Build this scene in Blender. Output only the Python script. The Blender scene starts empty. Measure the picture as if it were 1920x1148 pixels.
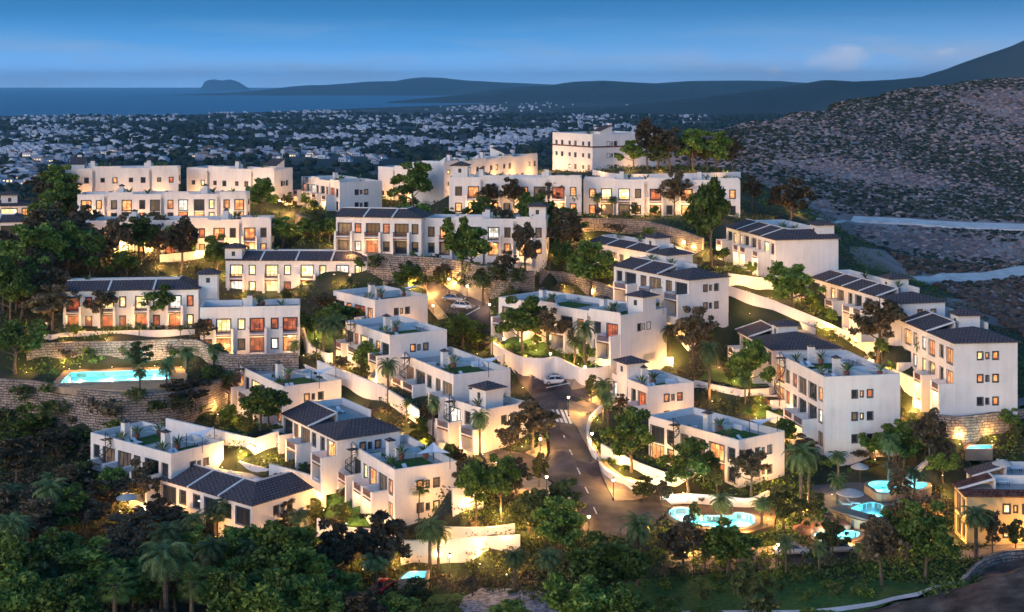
import bpy, bmesh, math, random
import numpy as np
from mathutils import Vector, Matrix
R = math.radians
SC = bpy.context.scene
COL = SC.collection
# ------------------------------------------------------------------ camera, world, sun, exposure
HZ = 150.0          # eye height above the sea (m)
FP = 2640.0         # focal length in pixels of the 1920 px wide frame
HY = 161.0          # row of the true horizon
cam_d = bpy.data.cameras.new('camera'); cam = bpy.data.objects.new('camera', cam_d); COL.objects.link(cam)
cam.location = (0, 0, HZ); cam.rotation_euler = (R(90), 0, 0)
cam_d.sensor_width = 36; cam_d.lens = 36 * FP / 1920; cam_d.shift_y = -(574 - HY) / 1920
cam_d.clip_start = 1; cam_d.clip_end = 400000
SC.camera = cam
SUN_EL, SUN_AZ = 4.0, 205.0
world = bpy.data.worlds.new("World"); SC.world = world; world.use_nodes = True
wn, wl = world.node_tree.nodes, world.node_tree.links
for n in list(wn): wn.remove(n)
def N(nodes, t, **kw):
    n = nodes.new(t)
    for k, v in kw.items():
        if k in n.inputs: n.inputs[k].default_value = v
        else: setattr(n, k, v)
    return n
sky = N(wn, 'ShaderNodeTexSky', sky_type='NISHITA', sun_disc=False)
sky.sun_elevation = R(SUN_EL); sky.sun_rotation = R(SUN_AZ); sky.altitude = 150
sky.air_density = 1.0; sky.dust_density = 0.3; sky.ozone_density = 4.0
tc = N(wn, 'ShaderNodeTexCoord'); sep = N(wn, 'ShaderNodeSeparateXYZ'); wl.new(tc.outputs['Generated'], sep.inputs[0])
def wm(op, a, b=None, c=None, clamp=False):
    n = wn.new('ShaderNodeMath'); n.operation = op; n.use_clamp = clamp
    for i, v in enumerate((a, b, c)):
        if v is None: continue
        if isinstance(v, (int, float)): n.inputs[i].default_value = v
        else: wl.new(v, n.inputs[i])
    return n.outputs[0]
dx = wm('DIVIDE', sep.outputs[0], wm('MAXIMUM', sep.outputs[1], 0.05))
dz = wm('DIVIDE', sep.outputs[2], wm('MAXIMUM', sep.outputs[1], 0.05))
el = wn.new('ShaderNodeValToRGB'); es = el.color_ramp.elements      # the blue hour: pale low band deepening upwards
EV = 4.3
for i_, (p_, c_) in enumerate([(0.0, (.42, .80, 1.42)), (.012, (.28, .62, 1.18)), (.028, (.10, .37, .80)), (.05, (.038, .21, .50)), (.075, (.02, .14, .34)), (.30, (.05, .17, .34)), (1.0, (.09, .24, .38))]):
    e_ = es[i_] if i_ < 2 else es.new(p_)
    e_.position = p_; e_.color = (*[q * EV / 4.2 for q in c_], 1)
wl.new(wm('MAXIMUM', sep.outputs[2], 0.0), el.inputs[0])
sc_ = N(wn, 'ShaderNodeVectorMath', operation='SCALE'); wl.new(el.outputs[0], sc_.inputs[0]); sc_.inputs[3].default_value = EV
warm = N(wn, 'ShaderNodeMix', data_type='RGBA'); wl.new(wm('MULTIPLY', wm('ADD', dx, 0.05, None, True), 1.1, None, True), warm.inputs[0])
wl.new(sc_.outputs[0], warm.inputs[6]); warm.inputs[7].default_value = (2.0, 2.4, 2.95, 1)
lowm = wm('SUBTRACT', 1.0, wm('MULTIPLY', sep.outputs[2], 16.0, None, True)); 
wf = wn.new('ShaderNodeMix'); wf.data_type = 'RGBA'; wl.new(lowm, wf.inputs[0]); wl.new(sc_.outputs[0], wf.inputs[6]); wl.new(warm.outputs[2], wf.inputs[7])
sb = N(wn, 'ShaderNodeVectorMath', operation='MULTIPLY'); wl.new(sky.outputs[0], sb.inputs[0]); sb.inputs[1].default_value = (1.8, 1.85, 2.1)
fr_ = N(wn, 'ShaderNodeMapRange'); fr_.inputs[1].default_value = -.25; fr_.inputs[2].default_value = .35; wl.new(sep.outputs[1], fr_.inputs[0])
tint = N(wn, 'ShaderNodeMix', data_type='RGBA'); wl.new(fr_.outputs[0], tint.inputs[0]); wl.new(sb.outputs[0], tint.inputs[6]); wl.new(wf.outputs[2], tint.inputs[7])
lowc = wm('SUBTRACT', 1.0, wm('DIVIDE', wm('ABSOLUTE', wm('SUBTRACT', dz, 0.017)), 0.020), None, True)
# clouds: thin streaks low over the horizon and one puff over the ridge
cv = N(wn, 'ShaderNodeCombineXYZ'); wl.new(wm('MULTIPLY', dx, 7.0), cv.inputs[0]); wl.new(wm('MULTIPLY', dz, 60.0), cv.inputs[1])
nz = N(wn, 'ShaderNodeTexNoise', Scale=1.0, Detail=6.0, Roughness=0.55); wl.new(cv.outputs[0], nz.inputs['Vector'])
band = wm('MULTIPLY', wm('SUBTRACT', 1.0, wm('DIVIDE', wm('ABSOLUTE', wm('SUBTRACT', dz, 0.016)), 0.035), None, True), 1.0)
streak = wm('MULTIPLY', wm('MULTIPLY', wm('SUBTRACT', nz.outputs[0], 0.47), 4.0, None, True), band)
def puff(cx, cz, rx, rz):
    ex = wm('POWER', wm('DIVIDE', wm('SUBTRACT', dx, cx), rx), 2.0)
    ez = wm('POWER', wm('DIVIDE', wm('SUBTRACT', dz, cz), rz), 2.0)
    return wm('SUBTRACT', 1.0, wm('ADD', ex, ez))
pv = N(wn, 'ShaderNodeCombineXYZ'); wl.new(wm('MULTIPLY', dx, 60.0), pv.inputs[0]); wl.new(wm('MULTIPLY', dz, 90.0), pv.inputs[1])
pn = N(wn, 'ShaderNodeTexNoise', Scale=1.0, Detail=5.0, Roughness=0.6); wl.new(pv.outputs[0], pn.inputs['Vector'])
pf = wm('MAXIMUM', wm('MAXIMUM', puff(.234, .0180, .026, .012), puff(.188, .0105, .008, .005)), puff(.308, .0235, .009, .0045))
pf = wm('MULTIPLY', wm('ADD', pf, wm('MULTIPLY', wm('SUBTRACT', pn.outputs[0], 0.55), 3.2)), 1.3, None, True)
pf = wm('MULTIPLY', pf, wm('GREATER_THAN', sep.outputs[1], 0.3))
streak = wm('MULTIPLY', streak, wm('GREATER_THAN', sep.outputs[1], 0.3))
m1 = N(wn, 'ShaderNodeMix', data_type='RGBA'); wl.new(wm('MULTIPLY', streak, 0.75), m1.inputs[0]); wl.new(tint.outputs[2], m1.inputs[6])
m1.inputs[7].default_value = (1.5, 1.95, 2.6, 1)
m2 = N(wn, 'ShaderNodeMix', data_type='RGBA'); wl.new(wm('MULTIPLY', pf, 0.5), m2.inputs[0]); wl.new(m1.outputs[2], m2.inputs[6])
m2.inputs[7].default_value = (2.9, 3.0, 3.6, 1)
qv = N(wn, 'ShaderNodeCombineXYZ'); wl.new(wm('MULTIPLY', dx, 9.0), qv.inputs[0]); wl.new(wm('MULTIPLY', dz, 38.0), qv.inputs[1])
qn = N(wn, 'ShaderNodeTexNoise', Scale=1.0, Detail=7.0, Roughness=0.6); wl.new(qv.outputs[0], qn.inputs['Vector'])
qf = wm('MULTIPLY', wm('MULTIPLY', wm('SUBTRACT', qn.outputs[0], 0.42), 4.0, None, True), wm('MULTIPLY', wm('MULTIPLY', wm('SUBTRACT', dx, 0.02), 4.5, None, True), lowc))
qf = wm('MULTIPLY', wm('MULTIPLY', qf, 1.0), wm('GREATER_THAN', sep.outputs[1], 0.3))
m3 = N(wn, 'ShaderNodeMix', data_type='RGBA'); wl.new(qf, m3.inputs[0]); wl.new(m1.outputs[2], m3.inputs[6]); m3.inputs[7].default_value = (2.0, 2.15, 2.75, 1)
wl.new(m3.outputs[2], m2.inputs[6])
bg = N(wn, 'ShaderNodeBackground', Strength=0.10); wl.new(m2.outputs[2], bg.inputs[0])
wo = N(wn, 'ShaderNodeOutputWorld'); wl.new(bg.outputs[0], wo.inputs[0])
sd = bpy.data.lights.new('dusk_sun', 'SUN'); so = bpy.data.objects.new('dusk_sun', sd); COL.objects.link(so)
sd.energy = 0.5; sd.angle = R(25); sd.color = (1.0, 0.74, 0.56)
so.rotation_euler = (R(90 - 14), 0, R(-50))
vs = SC.view_settings; vs.view_transform = 'Standard'; vs.look = 'None'; vs.gamma = 1.0; vs.exposure = 1.48
SC.render.engine = 'CYCLES'
try:
    SC.cycles.use_denoising = True; SC.cycles.max_bounces = 6; SC.cycles.diffuse_bounces = 3
    SC.cycles.glossy_bounces = 2; SC.cycles.transparent_max_bounces = 8; SC.cycles.volume_bounces = 3
    SC.cycles.sample_clamp_indirect = 4.0; SC.cycles.use_light_tree = True
except Exception: pass

# ------------------------------------------------------------------ pixel helpers (frame 1920 x 1148)
def P(px, py, D):                      # point seen at (px,py) that lies D metres below the eye
    Y = FP * D / (py - HY); return Vector(((px - 960) / FP * Y, Y, HZ - D))
def PY(px, py, Y):                     # point seen at (px,py) at distance Y
    return Vector(((px - 960) / FP * Y, Y, HZ - (py - HY) / FP * Y))
def pix(p): return (960 + FP * p[0] / p[1], HY + FP * (HZ - p[2]) / p[1])

# ------------------------------------------------------------------ materials
def newmat(name):
    m = bpy.data.materials.new(name); m.use_nodes = True
    nt = m.node_tree; b = nt.nodes['Principled BSDF']; return m, nt.nodes, nt.links, b
def ramp(nodes, stops):
    r = nodes.new('ShaderNodeValToRGB'); e = r.color_ramp.elements
    while len(e) < len(stops): e.new(0.5)
    for i, (p, c) in enumerate(stops): e[i].position = p; e[i].color = (*c, 1)
    return r
def mat_noise(name, stops, scale=1.0, rough=0.8, bump=0.0, bscale=None, detail=5, coord='Object', spec=0.3, objvar=0.0):
    m, n, l, b = newmat(name)
    t = n.new('ShaderNodeTexCoord') if coord == 'Object' else n.new('ShaderNodeNewGeometry')
    src = t.outputs['Object'] if coord == 'Object' else t.outputs['Position']
    x = N(n, 'ShaderNodeTexNoise', Scale=scale, Detail=float(detail), Roughness=0.6); l.new(src, x.inputs['Vector'])
    r = ramp(n, stops); l.new(x.outputs[0], r.inputs[0]); out = r.outputs[0]
    if objvar:
        oi = n.new('ShaderNodeObjectInfo'); hs = n.new('ShaderNodeHueSaturation')
        mr = N(n, 'ShaderNodeMapRange'); mr.inputs[3].default_value = 1 - objvar; mr.inputs[4].default_value = 1 + objvar
        l.new(oi.outputs['Random'], mr.inputs[0]); l.new(mr.outputs[0], hs.inputs['Value']); l.new(out, hs.inputs['Color'])
        mr2 = N(n, 'ShaderNodeMapRange'); mr2.inputs[3].default_value = .485; mr2.inputs[4].default_value = .515
        l.new(oi.outputs['Random'], mr2.inputs[0]); l.new(mr2.outputs[0], hs.inputs['Hue']); out = hs.outputs[0]
    l.new(out, b.inputs['Base Color']); b.inputs['Roughness'].default_value = rough
    b.inputs['Specular IOR Level'].default_value = spec
    if bump:
        y = N(n, 'ShaderNodeTexNoise', Scale=bscale or scale * 4, Detail=4.0); l.new(src, y.inputs['Vector'])
        bp = N(n, 'ShaderNodeBump', Strength=bump, Distance=0.1); l.new(y.outputs[0], bp.inputs['Height']); l.new(bp.outputs[0], b.inputs['Normal'])
    return m
M = {}
# stucco: white lime paint, faint stains and vertical streaks
m, n, l, b = newmat('white_stucco'); g = n.new('ShaderNodeNewGeometry')
x1 = N(n, 'ShaderNodeTexNoise', Scale=0.35, Detail=6.0, Roughness=0.65); l.new(g.outputs['Position'], x1.inputs['Vector'])
mp = n.new('ShaderNodeMapping'); mp.inputs['Scale'].default_value = (1.6, 1.6, 0.12); l.new(g.outputs['Position'], mp.inputs[0])
x2 = N(n, 'ShaderNodeTexNoise', Scale=1.0, Detail=5.0, Roughness=0.7); l.new(mp.outputs[0], x2.inputs['Vector'])
mx = N(n, 'ShaderNodeMix', data_type='FLOAT'); mx.inputs[0].default_value = .5; l.new(x1.outputs[0], mx.inputs[2]); l.new(x2.outputs[0], mx.inputs[3])
r = ramp(n, [(.30, (.57, .53, .48)), (.42, (.69, .655, .60)), (.56, (.76, .725, .67)), (.72, (.80, .77, .72))]); l.new(mx.outputs[0], r.inputs[0]); l.new(r.outputs[0], b.inputs['Base Color'])
b.inputs['Roughness'].default_value = .85; x3 = N(n, 'ShaderNodeTexNoise', Scale=9.0, Detail=3.0); l.new(g.outputs['Position'], x3.inputs['Vector'])
bp = N(n, 'ShaderNodeBump', Strength=.25, Distance=.05); l.new(x3.outputs[0], bp.inputs['Height']); l.new(bp.outputs[0], b.inputs['Normal']); M['stucco'] = m
# roof tiles: rows of rounded slate-brown tiles
def tilemat(name, c1, c2, c3):
    m, n, l, b = newmat(name); t = n.new('ShaderNodeTexCoord')
    br = N(n, 'ShaderNodeTexBrick', Scale=1.0); br.inputs['Brick Width'].default_value = .62; br.inputs['Row Height'].default_value = .55
    br.inputs['Mortar Size'].default_value = .07; br.inputs['Color1'].default_value = (*c1, 1); br.inputs['Color2'].default_value = (*c2, 1); br.inputs['Mortar'].default_value = (.012, .012, .014, 1)
    l.new(t.outputs['Object'], br.inputs['Vector'])
    x = N(n, 'ShaderNodeTexNoise', Scale=.9, Detail=6.0); l.new(t.outputs['Object'], x.inputs['Vector'])
    mx = N(n, 'ShaderNodeMix', data_type='RGBA'); r = ramp(n, [(.42, (0, 0, 0)), (.60, (.85, .85, .85))]); l.new(x.outputs[0], r.inputs[0]); l.new(r.outputs[0], mx.inputs[0])
    l.new(br.outputs[0], mx.inputs[6]); mx.inputs[7].default_value = (*c3, 1); l.new(mx.outputs[2], b.inputs['Base Color']); b.inputs['Roughness'].default_value = .85; b.inputs['Specular IOR Level'].default_value = .15
    bp = N(n, 'ShaderNodeBump', Strength=1.0, Distance=.3); bp.invert = True; l.new(br.outputs['Fac'], bp.inputs['Height']); l.new(bp.outputs[0], b.inputs['Normal']); return m
M['tile'] = tilemat('slate_roof_tile', (.13, .105, .11), (.18, .145, .145), (.095, .08, .09))
M['tile_red'] = tilemat('terracotta_roof_tile', (.20, .055, .035), (.13, .04, .03), (.17, .08, .05))
# dry stone
def stonemat(name, a, c, d):
    m, n, l, b = newmat(name); t = n.new('ShaderNodeTexCoord'); w = N(n, 'ShaderNodeTexNoise', Scale=1.3, Detail=3.0); l.new(t.outputs['UV'], w.inputs['Vector'])
    va = N(n, 'ShaderNodeVectorMath', operation='MULTIPLY_ADD'); va.inputs[1].default_value = (.75, .5, 0); l.new(w.outputs[1], va.inputs[0]); l.new(t.outputs['UV'], va.inputs[2])
    br = N(n, 'ShaderNodeTexBrick', Scale=1.0); br.inputs['Brick Width'].default_value = .95; br.inputs['Row Height'].default_value = .42; br.offset = .37; br.squash = .7; br.squash_frequency = 3
    br.inputs['Mortar Size'].default_value = .055; br.inputs['Mortar Smooth'].default_value = .6; br.inputs['Color1'].default_value = (*a, 1); br.inputs['Color2'].default_value = (*c, 1); br.inputs['Mortar'].default_value = (*d, 1)
    l.new(va.outputs[0], br.inputs['Vector']); x = N(n, 'ShaderNodeTexNoise', Scale=.5, Detail=8.0, Roughness=.7); l.new(t.outputs['UV'], x.inputs['Vector'])
    mx = N(n, 'ShaderNodeMix', data_type='RGBA', blend_type='MULTIPLY'); mx.inputs[0].default_value = .8; r = ramp(n, [(.35, (.35, .33, .3)), (.62, (1.2, 1.15, 1.1))]); l.new(x.outputs[0], r.inputs[0])
    l.new(br.outputs[0], mx.inputs[6]); l.new(r.outputs[0], mx.inputs[7]); l.new(mx.outputs[2], b.inputs['Base Color']); b.inputs['Roughness'].default_value = .9
    bp = N(n, 'ShaderNodeBump', Strength=1.0, Distance=.25); bp.invert = True; l.new(br.outputs['Fac'], bp.inputs['Height']); l.new(bp.outputs[0], b.inputs['Normal']); return m
M['stone'] = stonemat('rough_stone_blocks', (.42, .36, .31), (.30, .255, .22), (.06, .05, .045))
M['deck'] = mat_noise('grey_terrace_paving', [(.3, (.30, .31, .31)), (.7, (.42, .43, .42))], 1.2, .8, coord='W')
M['lawn'] = mat_noise('lawn_grass', [(.3, (.025, .065, .010)), (.55, (.05, .125, .022)), (.75, (.08, .17, .035))], 2.0, .95, .6, 30, coord='W')
M['soil'] = mat_noise('dark_garden_soil', [(.35, (.022, .024, .014)), (.5, (.03, .045, .018)), (.7, (.075, .065, .045))], .12, .95, .8, 3, 8, coord='W')
M['hill'] = mat_noise('dry_hill_earth', [(.36, (.14, .10, .09)), (.5, (.27, .20, .185)), (.62, (.43, .34, .31))], .03, .95, .8, 1.5, 9, coord='W')
M['path'] = mat_noise('pale_dirt_track', [(.35, (.55, .51, .48)), (.65, (.75, .71, .67))], .3, .95, coord='W')
M['asphalt'] = mat_noise('worn_asphalt', [(.36, (.05, .042, .042)), (.47, (.082, .066, .063)), (.53, (.10, .08, .075)), (.62, (.15, .115, .105))], .22, .72, .3, 12, 8, coord='W')
M['paving'] = mat_noise('sandy_paving', [(.3, (.30, .22, .14)), (.7, (.42, .32, .21))], .8, .8, .2, 8, coord='W')
M['earth'] = mat_noise('bare_brown_earth', [(.34, (.045, .028, .022)), (.5, (.10, .065, .05)), (.68, (.19, .13, .10))], .35, .95, 1.0, 2.5, 9, coord='W')
M['darkpave'] = mat_noise('grey_slate_paving', [(.3, (.10, .10, .11)), (.7, (.17, .165, .17))], 1.2, .7, .3, 8, coord='W')
M['cobble'] = mat_noise('grey_cobbles', [(.36, (.07, .075, .09)), (.5, (.20, .215, .24)), (.62, (.36, .38, .41))], 1.6, .8, .8, 3, 8, coord='W')
M['paint'] = mat_noise('white_road_paint', [(.3, (.5, .5, .48)), (.6, (.75, .74, .7))], 2, .6, coord='W')
M['frame'] = mat_noise('dark_window_frame', [(.3, (.030, .036, .042)), (.7, (.05, .055, .06))], 3, .5)
M['wood'] = mat_noise('brown_wood', [(.3, (.085, .035, .022)), (.7, (.15, .06, .035))], 4, .6)
M['metal'] = mat_noise('dark_iron', [(.3, (.02, .022, .026)), (.7, (.035, .037, .04))], 4, .45)
M['bark'] = mat_noise('bark', [(.3, (.05, .038, .028)), (.7, (.16, .125, .09))], 3, .9, .5, 12)
M['cloth'] = mat_noise('white_canvas', [(.3, (.68, .70, .70)), (.7, (.8, .8, .8))], 2, .9)
M['brown_deck'] = mat_noise('brown_pool_deck', [(.3, (.10, .062, .04)), (.7, (.17, .11, .075))], 1.0, .8, coord='W')
M['canvas'] = mat_noise('cream_parasol_canvas', [(.3, (.42, .40, .36)), (.7, (.52, .50, .45))], 2, .9)
M['terracotta'] = mat_noise('terracotta', [(.3, (.25, .09, .05)), (.7, (.35, .14, .08))], 5, .8)
M['rock'] = mat_noise('red_rock', [(.3, (.10, .05, .03)), (.5, (.24, .12, .08)), (.7, (.36, .2, .13))], .8, .9, .9, 3, 8)
M['ochre'] = mat_noise('yellow_ochre_plaster', [(.3, (.58, .40, .16)), (.7, (.72, .52, .24))], .5, .85, .2, 9, coord='W')
M['poolfloor'] = mat_noise('pool_tiles', [(.3, (.40, .80, .84)), (.7, (.55, .88, .9))], .8, .5, coord='W')
m, n, l, b = newmat('window_glass'); b.inputs['Base Color'].default_value = (.03, .038, .045, 1); b.inputs['Roughness'].default_value = .06; M['glass'] = m
m, n, l, b = newmat('pool_water'); tr = n.new('ShaderNodeBsdfTransparent'); tr.inputs[0].default_value = (.62, .95, 1, 1); gl = n.new('ShaderNodeBsdfGlossy'); gl.inputs['Roughness'].default_value = .08
x = N(n, 'ShaderNodeTexNoise', Scale=2.0, Detail=3.0); bp = N(n, 'ShaderNodeBump', Strength=.25, Distance=.1); l.new(x.outputs[0], bp.inputs['Height']); l.new(bp.outputs[0], gl.inputs['Normal'])
fr = N(n, 'ShaderNodeFresnel', IOR=1.33); fm_ = n.new('ShaderNodeMath'); fm_.operation = 'MULTIPLY'; fm_.inputs[1].default_value = .35; l.new(fr.outputs[0], fm_.inputs[0]); ms = n.new('ShaderNodeMixShader'); l.new(fm_.outputs[0], ms.inputs[0]); l.new(tr.outputs[0], ms.inputs[1]); l.new(gl.outputs[0], ms.inputs[2])
l.new(ms.outputs[0], n['Material Output'].inputs[0]); M['water'] = m
m, n, l, b = newmat('sea_water'); b.inputs['Roughness'].default_value = .35
x = N(n, 'ShaderNodeTexNoise', Scale=.002, Detail=8.0); g = n.new('ShaderNodeNewGeometry'); l.new(g.outputs['Position'], x.inputs['Vector'])
r = ramp(n, [(.35, (.004, .075, .19)), (.65, (.010, .13, .29))]); l.new(x.outputs[0], r.inputs[0]); l.new(r.outputs[0], b.inputs['Base Color']); M['sea'] = m
def litmat(name, c1, c2, strength, dark):
    m, n, l, b = newmat(name); t = n.new('ShaderNodeTexCoord'); oi = n.new('ShaderNodeObjectInfo')
    va = N(n, 'ShaderNodeVectorMath', operation='MULTIPLY_ADD'); va.inputs[1].default_value = (37, 91, 53); l.new(oi.outputs['Random'], va.inputs[0]); l.new(t.outputs['Object'], va.inputs[2])
    sw = n.new('ShaderNodeSeparateXYZ'); l.new(va.outputs[0], sw.inputs[0]); sa = n.new('ShaderNodeMath'); l.new(sw.outputs[0], sa.inputs[0]); l.new(sw.outputs[1], sa.inputs[1]); cb = n.new('ShaderNodeCombineXYZ'); l.new(sa.outputs[0], cb.inputs[0]); l.new(sw.outputs[2], cb.inputs[1])
    x = N(n, 'ShaderNodeTexBrick', Scale=1.0); x.inputs['Brick Width'].default_value = .8; x.inputs['Row Height'].default_value = .85; x.inputs['Mortar Size'].default_value = .03; x.inputs['Color1'].default_value = (.12, .12, .12, 1); x.inputs['Color2'].default_value = (.85, .85, .85, 1); x.inputs['Mortar'].default_value = (.1, .1, .1, 1); l.new(cb.outputs[0], x.inputs['Vector'])
    y = N(n, 'ShaderNodeTexNoise', Scale=1.6, Detail=3.0); l.new(va.outputs[0], y.inputs['Vector'])
    ad = N(n, 'ShaderNodeMix', data_type='FLOAT'); ad.inputs[0].default_value = .6; l.new(x.outputs[0], ad.inputs[2]); l.new(y.outputs[0], ad.inputs[3])
    r = ramp(n, [(.34, dark), (.46, c1), (.62, c2)]); l.new(ad.outputs[0], r.inputs[0]); l.new(r.outputs[0], b.inputs['Emission Color'])
    mr = N(n, 'ShaderNodeMapRange'); mr.inputs[3].default_value = strength * .7; mr.inputs[4].default_value = strength * 1.3; l.new(oi.outputs['Random'], mr.inputs[0]); l.new(mr.outputs[0], b.inputs['Emission Strength'])
    b.inputs['Base Color'].default_value = (.1, .08, .06, 1); b.inputs['Roughness'].default_value = .2; return m
M['lit_y'] = litmat('lit_window_pale', (1, .66, .25), (1, .85, .50), .75, (.75, .34, .08))
M['lit_o'] = litmat('lit_window_orange', (.95, .30, .07), (1, .52, .18), .50, (.40, .09, .03))
M['lit_w'] = litmat('lit_window_white', (.85, .82, .70), (1, .95, .85), .6, (.35, .30, .22))
M['lit_d'] = litmat('dim_window', (.16, .10, .06), (.30, .18, .09), .22, (.03, .02, .02))
M['lit_r'] = litmat('lit_window_red', (.40, .055, .022), (.80, .18, .05), .42, (.10, .02, .012))
m, n, l, b = newmat('lamp_glow'); b.inputs['Emission Color'].default_value = (1, .75, .42, 1); b.inputs['Emission Strength'].default_value = 6; M['lamp'] = m
def leafmat(name, c1, c2, c3):
    m, n, l, b = newmat(name); g = n.new('ShaderNodeNewGeometry'); oi = n.new('ShaderNodeObjectInfo')
    x = N(n, 'ShaderNodeTexNoise', Scale=.9, Detail=4.0); l.new(g.outputs['Position'], x.inputs['Vector'])
    ad = N(n, 'ShaderNodeMix', data_type='FLOAT'); ad.inputs[0].default_value = .45; l.new(x.outputs[0], ad.inputs[2]); l.new(g.outputs['Random Per Island'], ad.inputs[3])
    r = ramp(n, [(.25, c1), (.5, c2), (.8, c3)]); l.new(ad.outputs[0], r.inputs[0])
    hs = n.new('ShaderNodeHueSaturation'); mr = N(n, 'ShaderNodeMapRange'); mr.inputs[3].default_value = .6; mr.inputs[4].default_value = 1.35
    l.new(oi.outputs['Random'], mr.inputs[0]); l.new(mr.outputs[0], hs.inputs['Value']); l.new(r.outputs[0], hs.inputs['Color'])
    l.new(hs.outputs[0], b.inputs['Base Color']); b.inputs['Roughness'].default_value = .6; b.inputs['Specular IOR Level'].default_value = .25
    tl = n.new('ShaderNodeBsdfTranslucent'); l.new(hs.outputs[0], tl.inputs[0]); ms = n.new('ShaderNodeMixShader'); ms.inputs[0].default_value = .22
    l.new(b.outputs[0], ms.inputs[1]); l.new(tl.outputs[0], ms.inputs[2]); l.new(ms.outputs[0], n['Material Output'].inputs[0]); return m
M['leaf'] = leafmat('green_leaves', (.034, .070, .012), (.105, .175, .028), (.24, .33, .07))
M['leafd'] = leafmat('dark_bronze_leaves', (.036, .034, .018), (.105, .085, .048), (.21, .16, .09))
M['leafo'] = leafmat('olive_leaves', (.03, .045, .012), (.085, .105, .03), (.17, .19, .06))
M['frond'] = leafmat('palm_fronds', (.035, .068, .020), (.095, .155, .05), (.22, .29, .12))
M['fan'] = leafmat('fan_palm_leaves', (.04, .08, .014), (.10, .18, .035), (.19, .28, .07))
M['scrubl'] = leafmat('pale_scrub', (.15, .11, .10), (.28, .21, .20), (.44, .35, .33))
M['scrubb'] = leafmat('brown_scrub', (.07, .042, .03), (.15, .09, .06), (.26, .17, .12))  # browner leaf colour for the bushes near the right-hand houses
M['scrubd'] = leafmat('dark_scrub', (.016, .024, .014), (.036, .048, .03), (.09, .095, .06))
M['farwall'] = mat_noise('far_dusk_tinted_walls', [(.3, (.26, .29, .34)), (.7, (.60, .62, .66))], .01, .9, coord='W')  # dusk blue put into the colour of the white walls
M['farroof'] = mat_noise('far_roofs', [(.3, (.20, .11, .08)), (.7, (.30, .20, .16))], .01, .9, coord='W')
M['farland'] = mat_noise('far_plain', [(.35, (.016, .026, .026)), (.48, (.035, .045, .042)), (.56, (.09, .08, .08)), (.7, (.19, .16, .15))], .004, .95, 0, None, 10, coord='W')
M['farhill'] = mat_noise('far_hill', [(.35, (.02, .035, .04)), (.65, (.05, .065, .06))], .0015, .95, 0, None, 8, coord='W')
M['farleaf'] = leafmat('far_trees', (.010, .020, .014), (.02, .036, .022), (.04, .055, .032))

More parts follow.
